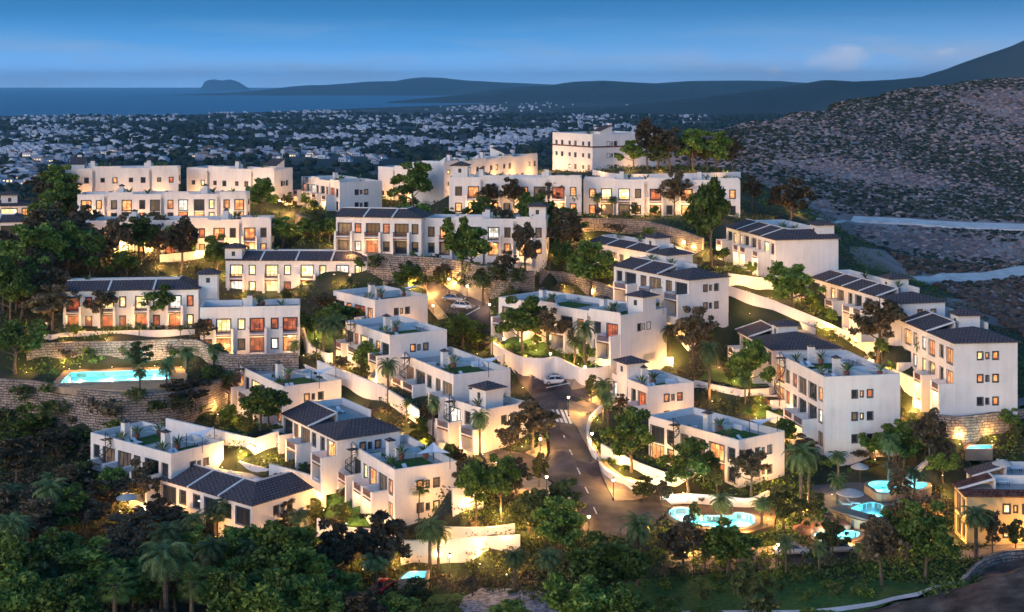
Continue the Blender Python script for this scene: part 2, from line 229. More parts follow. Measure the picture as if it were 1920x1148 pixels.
# ------------------------------------------------------------------ mesh helpers
class MB:
    def __init__(s): s.v = []; s.f = []; s.uv = None
    def q(s, *pts):
        i = len(s.v); s.v += [tuple(p) for p in pts]; s.f.append(tuple(range(i, i + len(pts))))
    def box(s, x0, x1, y0, y1, z0, z1):
        i = len(s.v); s.v += [(x, y, z) for z in (z0, z1) for x, y in ((x0, y0), (x1, y0), (x1, y1), (x0, y1))]
        s.f += [(i, i+3, i+2, i+1), (i+4, i+5, i+6, i+7)] + [(i+k, i+(k+1) % 4, i+4+(k+1) % 4, i+4+k) for k in range(4)]
    def tube(s, pts, rad, n=6, caps=True):
        pts = [Vector(p) for p in pts]; rs = rad if isinstance(rad, (list, tuple)) else [rad] * len(pts); b0 = len(s.v)
        for k, p in enumerate(pts):
            d = (pts[min(k+1, len(pts)-1)] - pts[max(k-1, 0)]).normalized(); a = d.orthogonal().normalized() if abs(d.z) < .9 else Vector((1, 0, 0)); a = (a - d * a.dot(d)).normalized(); c = d.cross(a)
            for j in range(n): t = 2 * math.pi * j / n; s.v.append(tuple(p + (a * math.cos(t) + c * math.sin(t)) * rs[k]))
        for k in range(len(pts) - 1):
            for j in range(n): s.f.append((b0+k*n+j, b0+k*n+(j+1) % n, b0+(k+1)*n+(j+1) % n, b0+(k+1)*n+j))
        if caps: s.f.append(tuple(b0 + j for j in reversed(range(n)))); s.f.append(tuple(b0 + (len(pts)-1)*n + j for j in range(n)))
    def lathe(s, prof, n=12, c=(0, 0)):
        b0 = len(s.v)
        for r_, z in prof:
            for j in range(n): t = 2 * math.pi * j / n; s.v.append((c[0] + r_*math.cos(t), c[1] + r_*math.sin(t), z))
        for k in range(len(prof) - 1):
            for j in range(n): s.f.append((b0+k*n+j, b0+k*n+(j+1) % n, b0+(k+1)*n+(j+1) % n, b0+(k+1)*n+j))
    def prism(s, poly, z0, z1):          # poly in xy
        n = len(poly); i = len(s.v); s.v += [(x, y, z0) for x, y in poly] + [(x, y, z1) for x, y in poly]
        s.f.append(tuple(reversed(range(i, i+n)))); s.f.append(tuple(range(i+n, i+2*n)))
        s.f += [(i+k, i+(k+1) % n, i+n+(k+1) % n, i+n+k) for k in range(n)]
    def blob(s, c, rx, ry, rz, rng, sub=1):
        t = (1 + 5 ** .5) / 2
        base = [(-1, t, 0), (1, t, 0), (-1, -t, 0), (1, -t, 0), (0, -1, t), (0, 1, t), (0, -1, -t), (0, 1, -t), (t, 0, -1), (t, 0, 1), (-t, 0, -1), (-t, 0, 1)]
        fs = [(0,11,5),(0,5,1),(0,1,7),(0,7,10),(0,10,11),(1,5,9),(5,11,4),(11,10,2),(10,7,6),(7,1,8),(3,9,4),(3,4,2),(3,2,6),(3,6,8),(3,8,9),(4,9,5),(2,4,11),(6,2,10),(8,6,7),(9,8,1)]
        i = len(s.v)
        for x, y, z in base:
            k = rng.uniform(.55, 1.25) / 1.9; s.v.append((c[0] + x*rx*k, c[1] + y*ry*k, c[2] + z*rz*k))
        s.f += [(a+i, b_+i, d+i) for a, b_, d in fs]
    def mesh(s, name, mats, smooth=False):
        me = bpy.data.meshes.new(name); me.from_pydata(s.v, [], s.f)
        for m_ in (mats if isinstance(mats, (list, tuple)) else [mats]): me.materials.append(m_)
        if smooth: me.polygons.foreach_set('use_smooth', [True] * len(me.polygons))
        me.update(); return me
    def build(s, name, mat, parent=None, smooth=False, loc=None, rz=None):
        return link(name, s.mesh(name, mat, smooth), parent, loc, rz)
def link(name, me, parent=None, loc=None, rz=None):
    o = bpy.data.objects.new(name, me); COL.objects.link(o)
    if parent is not None: o.parent = parent
    if loc is not None: o.location = loc
    if rz is not None: o.rotation_euler = (0, 0, rz)
    return o
def tag(o, label=None, cat=None, group=None, kind=None):
    if label: o['label'] = label
    if cat: o['category'] = cat
    if group: o['group'] = group
    if kind: o['kind'] = kind
    return o
def empty(name, loc, rz=0):
    o = bpy.data.objects.new(name, None); COL.objects.link(o); o.location = loc; o.rotation_euler = (0, 0, rz); o.empty_display_size = .3; return o
def copy_tree(o, parent=None):
    c = o.copy(); COL.objects.link(c); c.parent = parent
    for ch in list(o.children): copy_tree(ch, c)
    return c
PLACES = []       # (px, py, phrase) of the buildings
PENDING = []      # things whose label names the nearest building
def later(o, look, cat, group, pos, rel=None): PENDING.append((o, look, cat, group, pix(pos), rel)); return o

# ------------------------------------------------------------------ buildings table
# name, place phrase, F (near roof corner), L (far end of the garden front), R pixel or depth, roof drop D, wall height, style
BLD = []
def B(key, name, phrase, label, F, L, Rr, s, h, **kw):
    D = (F[1] - HY) / s
    f = P(F[0], F[1], D); lp = P(L[0], L[1], D); u = lp - f; u.z = 0; lenL = u.length; u.normalize()
    v = Vector((-u.y, u.x, 0));  v = -v if (v.y < 0 if abs(v.y) > .25 else v.x < 0) else v
    if isinstance(Rr, tuple):
        # length so that the far corner lands at pixel column Rr[0]
        t = (Rr[0] - 960) / FP; den = v.x - t * v.y; lenR = (t * f.y - f.x) / den if abs(den) > 1e-3 else 9
        lenR = min(max(lenR, 6), 16)
    else: lenR = Rr
    b = dict(key=key, name=name, phrase=phrase, label=label, f=f, u=u, v=v, lenL=lenL, lenR=lenR, D=D, h=h, base=Vector((f.x, f.y, HZ - D - h)), rz=math.atan2(v.y, v.x), F=F, **kw)
    b['mirror'] = (v.x * u.y - v.y * u.x) < 0
    BLD.append(b); return b
B('H8', 'townhouse', 'the front-row villa above the road', 'flat-roofed white villa with lawned roof terrace and shaded porches, nearest the bottom centre', (740, 881), (650, 828), (856, 860), 14.0, 7.2, lit=.7, styl='o', spiral=1, seed=1)
B('H7', 'townhouse', 'the slate-roofed middle terrace', 'white house with hipped slate roof and porch piers beside the lowest roof-lawn villa', (632, 823), (531, 774), (750, 802), 13.2, 6.2, roof='tile', lit=.1, seed=2, deep=1)
B('H6', 'townhouse', 'the far left bottom villa', 'white flat-roofed villa with roof lawn and spiral stair at lower left', (321, 851), (170, 811), (419, 823), 13.0, 7.2, lit=.0, spiral=2, seed=3)
B('H9', 'townhouse', 'the low slate-roofed bottom house', 'long white house with dark slate hip roof at the bottom left above the palms', (473, 946), (300, 896), (582, 907), 13.8, 6.4, roof='tile', lit=.0, porch=0, seed=4)
B('H1', 'townhouse', 'the villa right of the left pool', 'white flat-roofed villa with slim roof parapets right of the rectangular pool', (531, 725), (442, 683), (640, 707), 11.6, 6.6, lit=.8, styl='o', spiral=1, seed=5)
B('H2', 'townhouse', 'the upper villa by the bend', 'white flat-roofed villa at the road bend with a pale parasol on top', (703, 563), (625, 545), (802, 554), 10.3, 7.2, lit=.3, seed=6)
B('H3', 'townhouse', 'the second stepped villa', 'white stepped villa with roof lawn between the bend villa and the large middle villa', (731, 629), (648, 601), (838, 614), 11.2, 7.2, lit=.7, styl='o', spiral=1, seed=7)
B('H4', 'townhouse', 'the large middle villa', 'white villa with curved roof wall and roof lawn left of the crossroads', (850, 703), (745, 660), (957, 679), 12.0, 7.2, lit=.0, spiral=2, seed=8)
B('H5', 'townhouse', 'the tower villa by the crossing', 'white villa with slate-capped stair tower beside the zebra crossing', (912, 768), (822, 742), (990, 742), 12.5, 6.2, lit=.8, styl='y', tower=(3.0, 3.5), spiral=1, seed=9)
B('C1', 'townhouse', 'the central villa above the car', 'long white villa on the curved lit wall above the parked white car', (1164, 592), (935, 557), (1250, 585), 11.2, 7.2, lit=.35, styl='o', tower=(7.5, 1.5), seed=10)
B('R1', 'townhouse', 'the capped villa right of junction', 'small white villa with roof lawn and slate-capped tower right of the junction', (1214, 725), (1148, 700), (1301, 704), 11.9, 6.4, lit=.5, styl='r', tower=(1.6, 8.0), seed=11)
B('R2', 'townhouse', 'the villa above the curvy pool', 'white villa with furnished roof lawn just above the curvy pool', (1385, 826), (1216, 779), (1471, 803), 13.4, 6.6, lit=.9, styl='o', spiral=9, porch=0, seed=12)
B('R3', 'townhouse', 'the tall right villa', 'tall three-storey white villa with roof lawn and small square end windows', (1546, 707), (1455, 661), (1688, 711), 12.6, 11.0, floors=3, lit=.8, styl='o', spiral=1, seed=13)
B('R4', 'townhouse', 'the far right slate-roofed block', 'three-storey white block with slate hip roof at the right edge', (1790, 642), (1665, 588), (1908, 628), 12.4, 10.6, floors=3, roof='tile', lit=.75, styl='o', tower=(7.0, 12.0), seed=14, deep=1)
B('R5', 'townhouse', 'the upper right slate-roofed row', 'row of white houses with slate roofs and terraces beside the dry slope', (1692, 568), (1522, 519), (1772, 561), 11.3, 6.6, roof='tile', lit=.3, styl='o', tower=(6.0, 13.0), seed=15, deep=1)
B('R6', 'townhouse', 'the blank-walled house by the hill', 'white house with tall blank gable end below the scrubby hill', (1455, 449), (1362, 424), (1572, 440), 10.0, 6.6, roof='tile', lit=.7, styl='y', tower=(12.0, 3.5), seed=16)
B('R7', 'townhouse', 'the slate-roofed house right of centre', 'white house with broad slate hip roof and dark shutters right of centre', (1292, 524), (1151, 497), (1366, 511), 10.8, 6.5, roof='tile', lit=.0, seed=17, deep=1)
B('R9', 'townhouse', 'the low house behind', 'low white house with slate roof half hidden below the top stone wall', (1250, 478), (1105, 452), (1292, 470), 10.06, 4.0, floors=1, roof='tile', lit=.2, porch=0, tower=(5.0, 9.0), seed=19, deep=1)
B('R8', 'townhouse', 'the sunken slate-roofed row', 'sunken row of slate-roofed houses whose walls hide behind trees, left of tall villa', (1450, 655), (1336, 592), (1578, 647), 11.5, 6.2, roof='tile', lit=.1, tower=(5.5, 10.0), seed=18, deep=1)
B('L5', 'row_house', 'the brightly lit slate-roofed row', 'row of white houses with slate roof and two floors of glowing windows', (688, 488), (423, 487), 9.0, 9.4, 6.8, roof='tile', lit=1.0, styl='y', tower=(2.0, 27.0), porch=.8, seed=21)
B('L6', 'row_house', 'the slate-roofed row above the pool', 'long white row with slate roof and glowing orange porches above the stone wall', (372, 541), (118, 545), 8.5, 10.2, 7.2, roof='tile', lit=.85, styl='r', tower=(4, -1.5), porch=1.2, seed=22)
B('L7', 'row_house', 'the flat-roofed house with red windows', 'white flat-roofed house with red-lit windows right of the long slate-roofed row', (562, 573), (375, 577), 8.5, 10.4, 8.2, lit=.9, styl='r', porch=1.2, seed=23)
B('L4', 'row_house', 'the lower left lit terrace', 'white flat-roofed terrace with glowing ground floor between dark trees, upper left', (508, 411), (160, 414), 9, 8.9, 7.6, lit=.45, styl='o', porch=1.2, seed=24)
B('L3', 'row_house', 'the upper left flat-roofed terrace', 'white flat-roofed terrace with one row of lit windows, upper left', (462, 363), (145, 365), 8, 8.4, 6.6, lit=.6, styl='o', porch=0, seed=25)
B('L1', 'row_house', 'the farthest left white row', 'plain white row with gabled stair heads at the far upper left', (334, 314), (122, 316), 9, 7.7, 8.0, lit=.1, porch=0, tower=(4, 24.0), seed=26, gable=1)
B('L2', 'row_house', 'the row behind the lamp glow', 'white row with gabled stair heads beside the bright yellow wall glow, upper left', (514, 318), (350, 314), 9, 7.7, 9.5, lit=.15, styl='y', porch=0, tower=(3, 2.0), seed=27, gable=1)
B('LA', 'row_house', 'the left edge row', 'white row with slate roof and two orange windows cut by the left edge', (55, 415), (-120, 418), 8, 8.6, 6.6, roof='tile', lit=1, styl='o', porch=0, seed=28)
B('LB', 'row_house', 'the topmost left edge house', 'small white house half behind trees at the left edge, above the orange-windowed row', (62, 384), (-70, 388), 8, 8.2, 6.2, roof='tile', lit=.6, styl='o', porch=0, tower=(3, 5.0), seed=29)
B('M1', 'townhouse', 'the corner house with roof ladder', 'white corner house with ground-floor porches behind the lit garden slope', (637, 342), (565, 331), (716, 340), 7.9, 7.2, lit=.2, styl='r', spiral=1, seed=31)
B('M2a', 'row_house', 'the slate-eaved middle row', 'white two-storey row with slate eaves and porches above the central stone wall', (790, 408), (630, 405), 9, 9.3, 7.5, roof='tile', lit=.3, styl='r', porch=1.2, seed=32)
B('M2b', 'row_house', 'the flat middle row behind trees', 'white flat-roofed row largely hidden by tall trees at centre', (1024, 411), (792, 409), 9, 9.3, 7.5, lit=.7, styl='o', porch=1.2, tower=(2, 1.8), seed=33)
B('M3a', 'row_house', 'the left half of top row', 'left half of the long pale row below the hotel, with capped tower', (1090, 333), (842, 332), 9, 8.5, 8.2, lit=.75, styl='o', porch=1, tower=(2.5, 27.0), seed=34)
B('M3b', 'row_house', 'the right half of top row', 'right half of the long pale row, ending at the dark trees', (1388, 338), (1094, 336), 9, 8.5, 8.2, lit=.85, styl='o', porch=1, seed=35)
B('M4', 'row_house', 'the blank house behind the pine', 'blank white house behind the tall centre-left tree', (830, 320), (709, 312), 9, 7.8, 8.2, lit=.1, porch=0, tower=(3, 2.0), seed=36, gable=1)
B('M5', 'row_house', 'the long yellow-lit wall house', 'long low house whose wall glows yellow, left of the hotel block', (1008, 290), (832, 306), 9, 7.0, 6.6, lit=.2, styl='y', porch=0, tower=(3, 14.0), seed=37, gable=1)
B('M6', 'apartment_block', 'the tall hotel-like block', 'tall cream block with brown band and tiny windows on the hilltop', (1111, 252), (1036, 248), 22.0, 6.8, 10.8, floors=3, lit=.0, porch=0, tower=(4, 1.5), seed=38, gable=1, band=1)
B('YV', 'villa', 'the yellow villa at lower right', 'yellow villa with terracotta roof and glowing garden wall at lower right corner', (1812, 928), (1790, 905), 13.0, 14.6, 6.4, roof='tile', red=1, lit=.5, styl='y', porch=0, seed=39, deep=1)
B('YW', 'villa', 'the small villa with roof pool', 'small white villa with slate roofs and a parasol behind the yellow villa', (1842, 905), (1812, 880), 12.0, 13.6, 5.0, roof='tile', lit=.0, porch=0, seed=40, deep=1)
def loc2w(b, x, y, z=0):   # local metres (x along v, y along u) to world
    p = b['base'] + b['v'] * x + b['u'] * y; p.z += z; return p
# ------------------------------------------------------------------ walls table (the ground steps at each of them)
WALLS = []
def wall_(*a, **k): WALLS.append((a, k))
ST, SU = M['stone'], M['stucco']
G1 = 'rough stone retaining walls'; G2 = 'white garden walls'
wall_('stone_wall', [(-80, 708, 49.0), (60, 714, 49.2), (180, 733, 49.6), (262, 736, 49.8), (340, 732, 50.0), (420, 708, 50.4), (440, 700, 50.8)], 11, ST, 'tall pale stone retaining wall below the rectangular pool terrace', .8, 'stone wall', G1)
wall_('stone_wall', [(50, 646, 45.0), (110, 642, 45.0), (230, 640, 45.0), (365, 637, 44.9), (430, 664, 46.6), (560, 662, 46.6)], 4.8, ST, 'stone retaining wall behind the rectangular pool, lit by yellow uplights', .7, 'stone wall', G1)
wall_('stone_wall', [(690, 474, 33.3), (760, 479, 33.5), (850, 487, 33.8), (905, 498, 34.4), (955, 508, 35.2), (1000, 508, 35.6)], 6.4, ST, 'amber-lit stone wall beneath the central trees, above the road bend', .8, 'stone wall', G1)
wall_('stone_wall', [(720, 528, 38.6), (790, 510, 38.4), (850, 519, 38.8), (900, 526, 39.2), (950, 530, 39.4), (1010, 545, 40)], 2.6, ST, 'low stone wall at the road bend beside the car park', .6, 'stone wall', G1)
wall_('stone_wall', [(1012, 507, 36.6), (1060, 511, 36.8), (1110, 524, 37.2), (1165, 545, 38.2)], 6.0, ST, 'reddish stone wall behind the central villa', .7, 'stone wall', G1)
wall_('stone_wall', [(1058, 409, 28.3), (1120, 409, 28.5), (1200, 413, 28.8), (1262, 427, 29.6), (1318, 446, 31.0)], 4.6, ST, 'stone wall under the hedges of the top row', .7, 'stone wall', G1)
wall_('stone_wall', [(1745, 775, 49.6), (1800, 781, 49.7), (1880, 771, 49.4), (1990, 760, 49.2)], 5.5, ST, 'rough stone wall at right edge under the grey driveway', .7, 'stone wall', G1)
wall_('stone_wall', [(556, 398, 29.6), (575, 408, 30.2), (618, 414, 30.6), (690, 408, 30.6)], 5.0, ST, 'lit rocky garden wall beneath the corner house with ladder', .7, 'stone wall', G1)
wall_('stone_wall', [(1805, 1085, 58.6), (1835, 1055, 58.5), (1875, 1035, 58.2), (1925, 1028, 58)], 2.6, ST, 'pale blockwork wall beside the bare earth mound, lower right', .6, 'stone wall', G1)
wall_('garden_wall', [(924, 610, 44.6), (923, 637, 45.6), (941, 652, 45.8), (974, 668, 45.9), (1015, 672, 45.9), (1042, 669, 45.8), (1066, 680, 46.2), (1092, 690, 46.6), (1133, 688, 46.6), (1152, 680, 46.4)], 5.6, SU, 'long curving white garden wall glowing above the parked white car', .4, 'garden wall', G2)
wall_('garden_wall', [(88, 605, 43), (80, 618, 43.9), (92, 628, 44.1), (150, 622, 44.0), (365, 618, 43.9)], 2.0, SU, 'low white wall in front of the long slate-roofed row, above the pool', .4, 'garden wall', G2)
wall_('garden_wall', [(566, 590, 43.6), (570, 618, 45.2), (580, 645, 46.3), (612, 662, 46.9), (628, 660, 46.9)], 4.2, SU, 'curved white wall around the palms of the second stepped villa', .4, 'garden wall', G2)
wall_('garden_wall', [(596, 676, 46.8), (650, 697, 47.8), (716, 722, 48.9), (760, 750, 50.3), (804, 782, 51.8), (850, 818, 53.6)], 4.6, SU, 'long diagonal white wall behind the slate-roofed middle terrace', .4, 'garden wall', G2, curve=False)
wall_('garden_wall', [(312, 784, 51.3), (400, 804, 52.0), (478, 822, 52.6), (522, 807, 52.0)], 4.6, SU, 'white wall running right from the far left bottom villa under a hedge', .4, 'garden wall', G2, curve=False)
wall_('garden_wall', [(505, 869, 54.6), (560, 884, 55.6), (598, 898, 56.2), (609, 918, 57.2)], 6.0, SU, 'tall curved yellow-lit wall at right end of the low slate-roofed house', .4, 'garden wall', G2)
wall_('garden_wall', [(596, 972, 58.4), (612, 983, 58.8), (640, 988, 58.9), (700, 992, 59), (760, 988, 58.8)], 4.4, SU, 'curved white wall holding the lawn of the front-row villa', .4, 'garden wall', G2)
wall_('retaining_wall', [(752, 1014, 58.2), (810, 1012, 58.0), (880, 1008, 57.8), (975, 1003, 57.6)], 5.4, SU, 'broad plain white retaining wall at bottom centre behind the street lamp', .5, 'retaining wall')
wall_('retaining_wall', [(848, 915, 52.6), (905, 903, 52.2)], 6.5, SU, 'square yellow-lit wall panel beside the front-row villa', .5, 'retaining wall', None, False)
wall_('garden_wall', [(800, 986, 57.0), (868, 989, 57.0), (920, 988, 57.0), (965, 982, 56.8)], 1.8, SU, 'low bright wall along the stairs above the plain retaining wall', .4, 'garden wall', G2)
wall_('garden_wall', [(1128, 760, 50.0), (1108, 780, 50.9), (1102, 803, 51.6), (1107, 830, 52.4), (1118, 852, 53.1), (1130, 872, 53.8), (1150, 888, 54.3), (1190, 905, 54.9)], 2.4, SU, 'curved yellow-lit wall along the right pavement below the junction', .4, 'garden wall', G2)
wall_('garden_wall', [(1128, 832, 51.4), (1152, 845, 52.0), (1200, 868, 53), (1246, 885, 53.8), (1290, 882, 53.8)], 2.4, SU, 'inner white planter wall left of the villa above the curvy pool', .35, 'garden wall', G2, curve=False)
wall_('garden_wall', [(1190, 905, 54.9), (1222, 897, 54.6), (1260, 884, 54)], 3.2, SU, 'white wall turning uphill behind the lower pavement corner', .4, 'garden wall', G2, curve=False)
wall_('garden_wall', [(1366, 536, 36.0), (1450, 563, 38.3), (1530, 595, 41.0), (1628, 640, 44.6), (1642, 652, 45.4)], 3.4, SU, 'long diagonal white wall lit along the upper right lane', .4, 'garden wall', G2, curve=False)
wall_('garden_wall', [(1366, 512, 34.6), (1420, 520, 35.6), (1462, 523, 35.9)], 4.4, SU, 'white wall with a yellow glow beneath the blank-walled house', .4, 'garden wall', G2)
wall_('garden_wall', [(1622, 668, 45.4), (1700, 703, 46.6), (1788, 744, 48.0)], 5.4, SU, 'garden wall with bright round glow under the far right block', .4, 'garden wall', G2, curve=False)
wall_('garden_wall', [(1246, 452, 32.6), (1290, 470, 33.8), (1340, 476, 34.4), (1360, 470, 34.2)], 2.6, SU, 'short curved wall with orange glow behind the tall green tree', .4, 'garden wall', G2)
wall_('garden_wall', [(1302, 713, 48.4), (1390, 731, 49.2), (1440, 728, 49.1), (1452, 724, 49)], 2.4, SU, 'faceted pale wall below the round green tree, left of tall villa', .4, 'garden wall', G2, curve=False)
wall_('garden_wall', [(1438, 770, 51.4), (1500, 795, 52.6), (1546, 818, 53.6)], 3, SU, 'sloping white wall under the porches of the tall villa', .4, 'garden wall', G2, curve=False)
wall_('garden_wall', [(1238, 930, 56.3), (1290, 926, 56.1), (1350, 930, 56.3), (1405, 934, 56.4), (1441, 920, 56.0)], 1.3, SU, 'low bright wall behind the curvy pool', .35, 'garden wall', G2)
wall_('retaining_wall', [(1112, 318, 21.6), (1160, 326, 22.2), (1300, 325, 22.1), (1388, 322, 22.0)], 3.0, SU, 'orange-lit terrace wall under the hilltop trees beside the hotel block', .4, 'retaining wall')
wall_('garden_wall', [(520, 345, 24.0), (530, 338, 23.6)], 6.5, SU, 'short bright wall stub with lamp glow at end of upper left row', .4, 'garden wall', G2, False)
wall_('garden_wall', [(1170, 690, 48), (1230, 672, 47.2), (1262, 670, 47)], 3, SU, 'white curved wall at the foot of the yard palm, behind the capped villa', .35, 'garden wall', G2)
wall_('garden_wall', [(300, 478, 34.4), (380, 470, 34.2), (424, 466, 34)], 3.0, SU, 'amber lane wall above the brightly lit row, left', .35, 'garden wall', G2)
wall_('garden_wall', [(1690, 905, 55.3), (1730, 868, 54.2), (1745, 862, 54)], 1.6, SU, 'pale wall strip between the upper pools and dark trees', .35, 'garden wall', G2)
# ------------------------------------------------------------------ terrain model
CP = []
def cpx(px, py, D): p = P(px, py, D); CP.append((p.x, p.y, D))
def cw(x, y, D): CP.append((x, y, D))
def wall_cps():
    for a, k in WALLS:
        pts = [P(*q) for q in a[1]]; vis = (a[2] - .9 if a[2] > 2 else a[2] * .6)
        dense = []
        for i in range(len(pts) - 1):
            n = max(1, int((pts[i+1] - pts[i]).length / 7)); dense += [(pts[i].lerp(pts[i+1], j / n), pts[i+1] - pts[i]) for j in range(n)]
        dense.append((pts[-1], pts[-1] - pts[-2]))
        for p, d in dense:
            d = Vector((d.x, d.y, 0)).normalized(); nn = Vector((-d.y, d.x, 0)); D = HZ - p.z
            q = p + nn * 1.3; cw(q.x, q.y, D + .5); q = p - nn * 1.1; cw(q.x, q.y, D + vis)
wall_cps()
NW = len(CP)
for b in BLD:
    bd = b['D'] + b['h']
    if b['key'] in ('R4',): bd -= 3.0
    for x, y in ((-3.0, -2 if b['lenL'] < 18 else 0), (-3.0, b['lenL'] * .5), (-3.0, b['lenL']), (b['lenR'] * .6, -1.5 if b['lenL'] < 18 else 0), (b['lenR'], b['lenL'] * .5)):
        p = loc2w(b, x, y)
        if b['key'] == 'R4' and y < 0: continue
        if min(((p.x - c[0]) ** 2 + (p.y - c[1]) ** 2) for c in CP[:NW]) > 7: cw(p.x, p.y, bd + .02)
ROADC = [(1160, 1010, 57.4), (1115, 940, 56), (1085, 898, 54.8), (1062, 845, 53.0), (1050, 800, 51.7), (1036, 765, 50.6), (1040, 730, 49.7), (985, 692, 48.0), (935, 640, 45.7), (885, 597, 44.0), (825, 548, 41.6), (795, 522, 40.4)]
for t in ROADC: cpx(*t)
for t in [(1020, 985, 57.5), (960, 900, 56), (980, 880, 55.5), (1250, 950, 56.8), (1200, 990, 57.4), (1130, 735, 49.8), (1085, 712, 48.9), (1150, 800, 52), (1150, 900, 55), (1140, 850, 53.6), (1100, 700, 48.6), (1190, 760, 50.5), (910, 560, 42.3), (860, 575, 43),
          (1020, 660, 46), (1090, 680, 46), (960, 650, 46), (930, 600, 45),
          (0, 1148, 64), (300, 1148, 64), (600, 1148, 62.5), (900, 1148, 61.2), (1200, 1148, 61), (1500, 1148, 60.3), (0, 1000, 63), (150, 980, 63), (-200, 1100, 64), (-300, 900, 62), (60, 900, 61.5), (200, 1010, 63), (450, 1060, 63), (650, 1060, 62), (800, 1080, 61.5), (980, 1070, 61), (1120, 1080, 60.5),
          (1300, 1075, 59.8), (1450, 1070, 59.6), (1600, 1080, 59.6), (1500, 1040, 59), (1600, 1030, 58.8), (1400, 1040, 59), (1300, 1040, 58.8), (1330, 970, 57.7), (1270, 960, 57.6), (1400, 975, 57.6), (1460, 960, 57.7), (1550, 920, 57), (1640, 910, 56.6), (1620, 960, 57.8), (1570, 1005, 58.6), (1690, 950, 57.6), (1740, 1000, 58.6), (1760, 1050, 59.2),
          (1830, 1030, 59), (1920, 1025, 58.8), (1700, 880, 56), (1600, 870, 56), (1700, 1130, 58.5), (1850, 1080, 57), (1920, 1060, 56), (1920, 1148, 56.5), (1750, 1148, 59),
          (1780, 840, 54.2), (1870, 840, 54.2), (1800, 775, 49.6), (1900, 765, 49.4), (2000, 760, 48.5),
          # pool terrace, left
          (60, 712, 49.4), (200, 716, 49.4), (320, 712, 49.4), (400, 690, 49.4), (420, 672, 48.6), (120, 692, 49.4), (300, 692, 49.4),
          (70, 640, 45.2), (200, 637, 45.0), (360, 634, 45.0), (440, 662, 46.8),
          (-60, 900, 61), (60, 900, 61), (240, 900, 61), (980, 488, 34.5), (1032, 488, 34.6),
          (0, 620, 45), (0, 500, 37), (50, 480, 36), (-100, 700, 50), (-200, 600, 44), (-200, 400, 30),
          # central slope
          (760, 545, 40.9), (860, 548, 41.2), (930, 530, 40.3), (720, 470, 33.6), (900, 490, 34), (1000, 522, 37.4), (1050, 517, 37.2), (1110, 505, 36.8), (1040, 565, 41.5), (1110, 570, 42), (980, 545, 41.2),
          (1160, 455, 33.5), (1250, 465, 34), (1320, 480, 34.5), (1100, 460, 34), (1250, 418, 29.2), (1340, 420, 29.6), (1100, 402, 28.4), (600, 430, 32.5), (640, 440, 33),
          (560, 440, 32), (540, 395, 29.6), (590, 392, 29.5), (1060, 330, 24), (1200, 320, 21.5), (1300, 316, 21.5), (1390, 322, 22.5), (1450, 400, 30), (1500, 410, 31),
          # valley and dry hill on the right
          (1560, 412, 40), (1720, 418, 41), (1920, 432, 42), (2100, 440, 42), (1640, 470, 43), (1800, 480, 44.5), (1740, 522, 44.5), (1850, 520, 44.5), (1950, 505, 44), (1920, 600, 46.5), (1860, 570, 45.5), (1980, 660, 47.5), (1820, 540, 44.5), (1600, 500, 41)]: cpx(*t)
HILLC = [(1310, 250, 560, 18.9), (1400, 232, 600, 0), (1480, 215, 640, 0), (1560, 196, 680, 0), (1650, 180, 720, 0), (1760, 167, 760, 0), (1920, 157, 800, 0), (2100, 150, 850, 0), (2400, 150, 900, 0)]
for px, py, Y, _ in HILLC:
    p = PY(px, py, Y); cw(p.x, p.y, HZ - p.z); cw(p.x * 1.25 + 30, p.y * 1.22, HZ - p.z + 45)
for px, py, Y in [(1450, 340, 430), (1420, 300, 480), (1550, 340, 470), (1700, 340, 500), (1850, 340, 520), (2000, 340, 530), (1550, 270, 560), (1700, 260, 600), (1850, 240, 640), (2050, 240, 660)]:
    p = PY(px, py, Y); cw(p.x, p.y, HZ - p.z)
for X, Y, D in [(-250, 470, 55), (-120, 480, 52), (0, 480, 44), (60, 520, 45), (-300, 700, 85), (-100, 700, 85), (80, 700, 78), (-500, 1000, 98), (0, 1000, 98), (250, 1100, 98), (500, 1300, 98), (-250, 360, 38), (-180, 400, 34), (-400, 350, 48), (-350, 200, 60), (600, 1150, 90), (-500, 600, 80), (-20, 425, 30), (30, 440, 28),
               (-300, 100, 68), (0, 80, 72), (200, 100, 66), (300, 200, 52), (-100, 120, 70), (100, 120, 66)]: cw(X, Y, D)
_cp = np.array(CP)
# merge near-duplicates
keep = []
for i in range(len(_cp)):
    if all((_cp[i, 0]-_cp[j, 0])**2 + (_cp[i, 1]-_cp[j, 1])**2 > 1.2 for j in keep): keep.append(i)
_cp = _cp[keep]; n_ = len(_cp)
_S = 100.0
A = np.sqrt(((_cp[:, None, :2] - _cp[None, :, :2])**2).sum(-1)) / _S
K = np.zeros((n_+3, n_+3)); K[:n_, :n_] = A - np.eye(n_) * .0015; K[:n_, n_] = 1; K[:n_, n_+1:] = _cp[:, :2] / _S; K[n_, :n_] = 1; K[n_+1:, :n_] = (_cp[:, :2] / _S).T
_w = np.linalg.solve(K, np.concatenate([_cp[:, 2], [0, 0, 0]]))
def nearD(X, Y):
    X = np.atleast_1d(np.asarray(X, float)); Y = np.atleast_1d(np.asarray(Y, float)); out = np.empty(X.size); xf, yf = X.ravel(), Y.ravel()
    for s0 in range(0, X.size, 20000):
        xs, ys = xf[s0:s0+20000], yf[s0:s0+20000]
        r_ = np.sqrt((xs[:, None] - _cp[None, :, 0])**2 + (ys[:, None] - _cp[None, :, 1])**2) / _S
        out[s0:s0+20000] = r_ @ _w[:n_] + _w[n_] + xs / _S * _w[n_+1] + ys / _S * _w[n_+2]
    return out.reshape(X.shape)
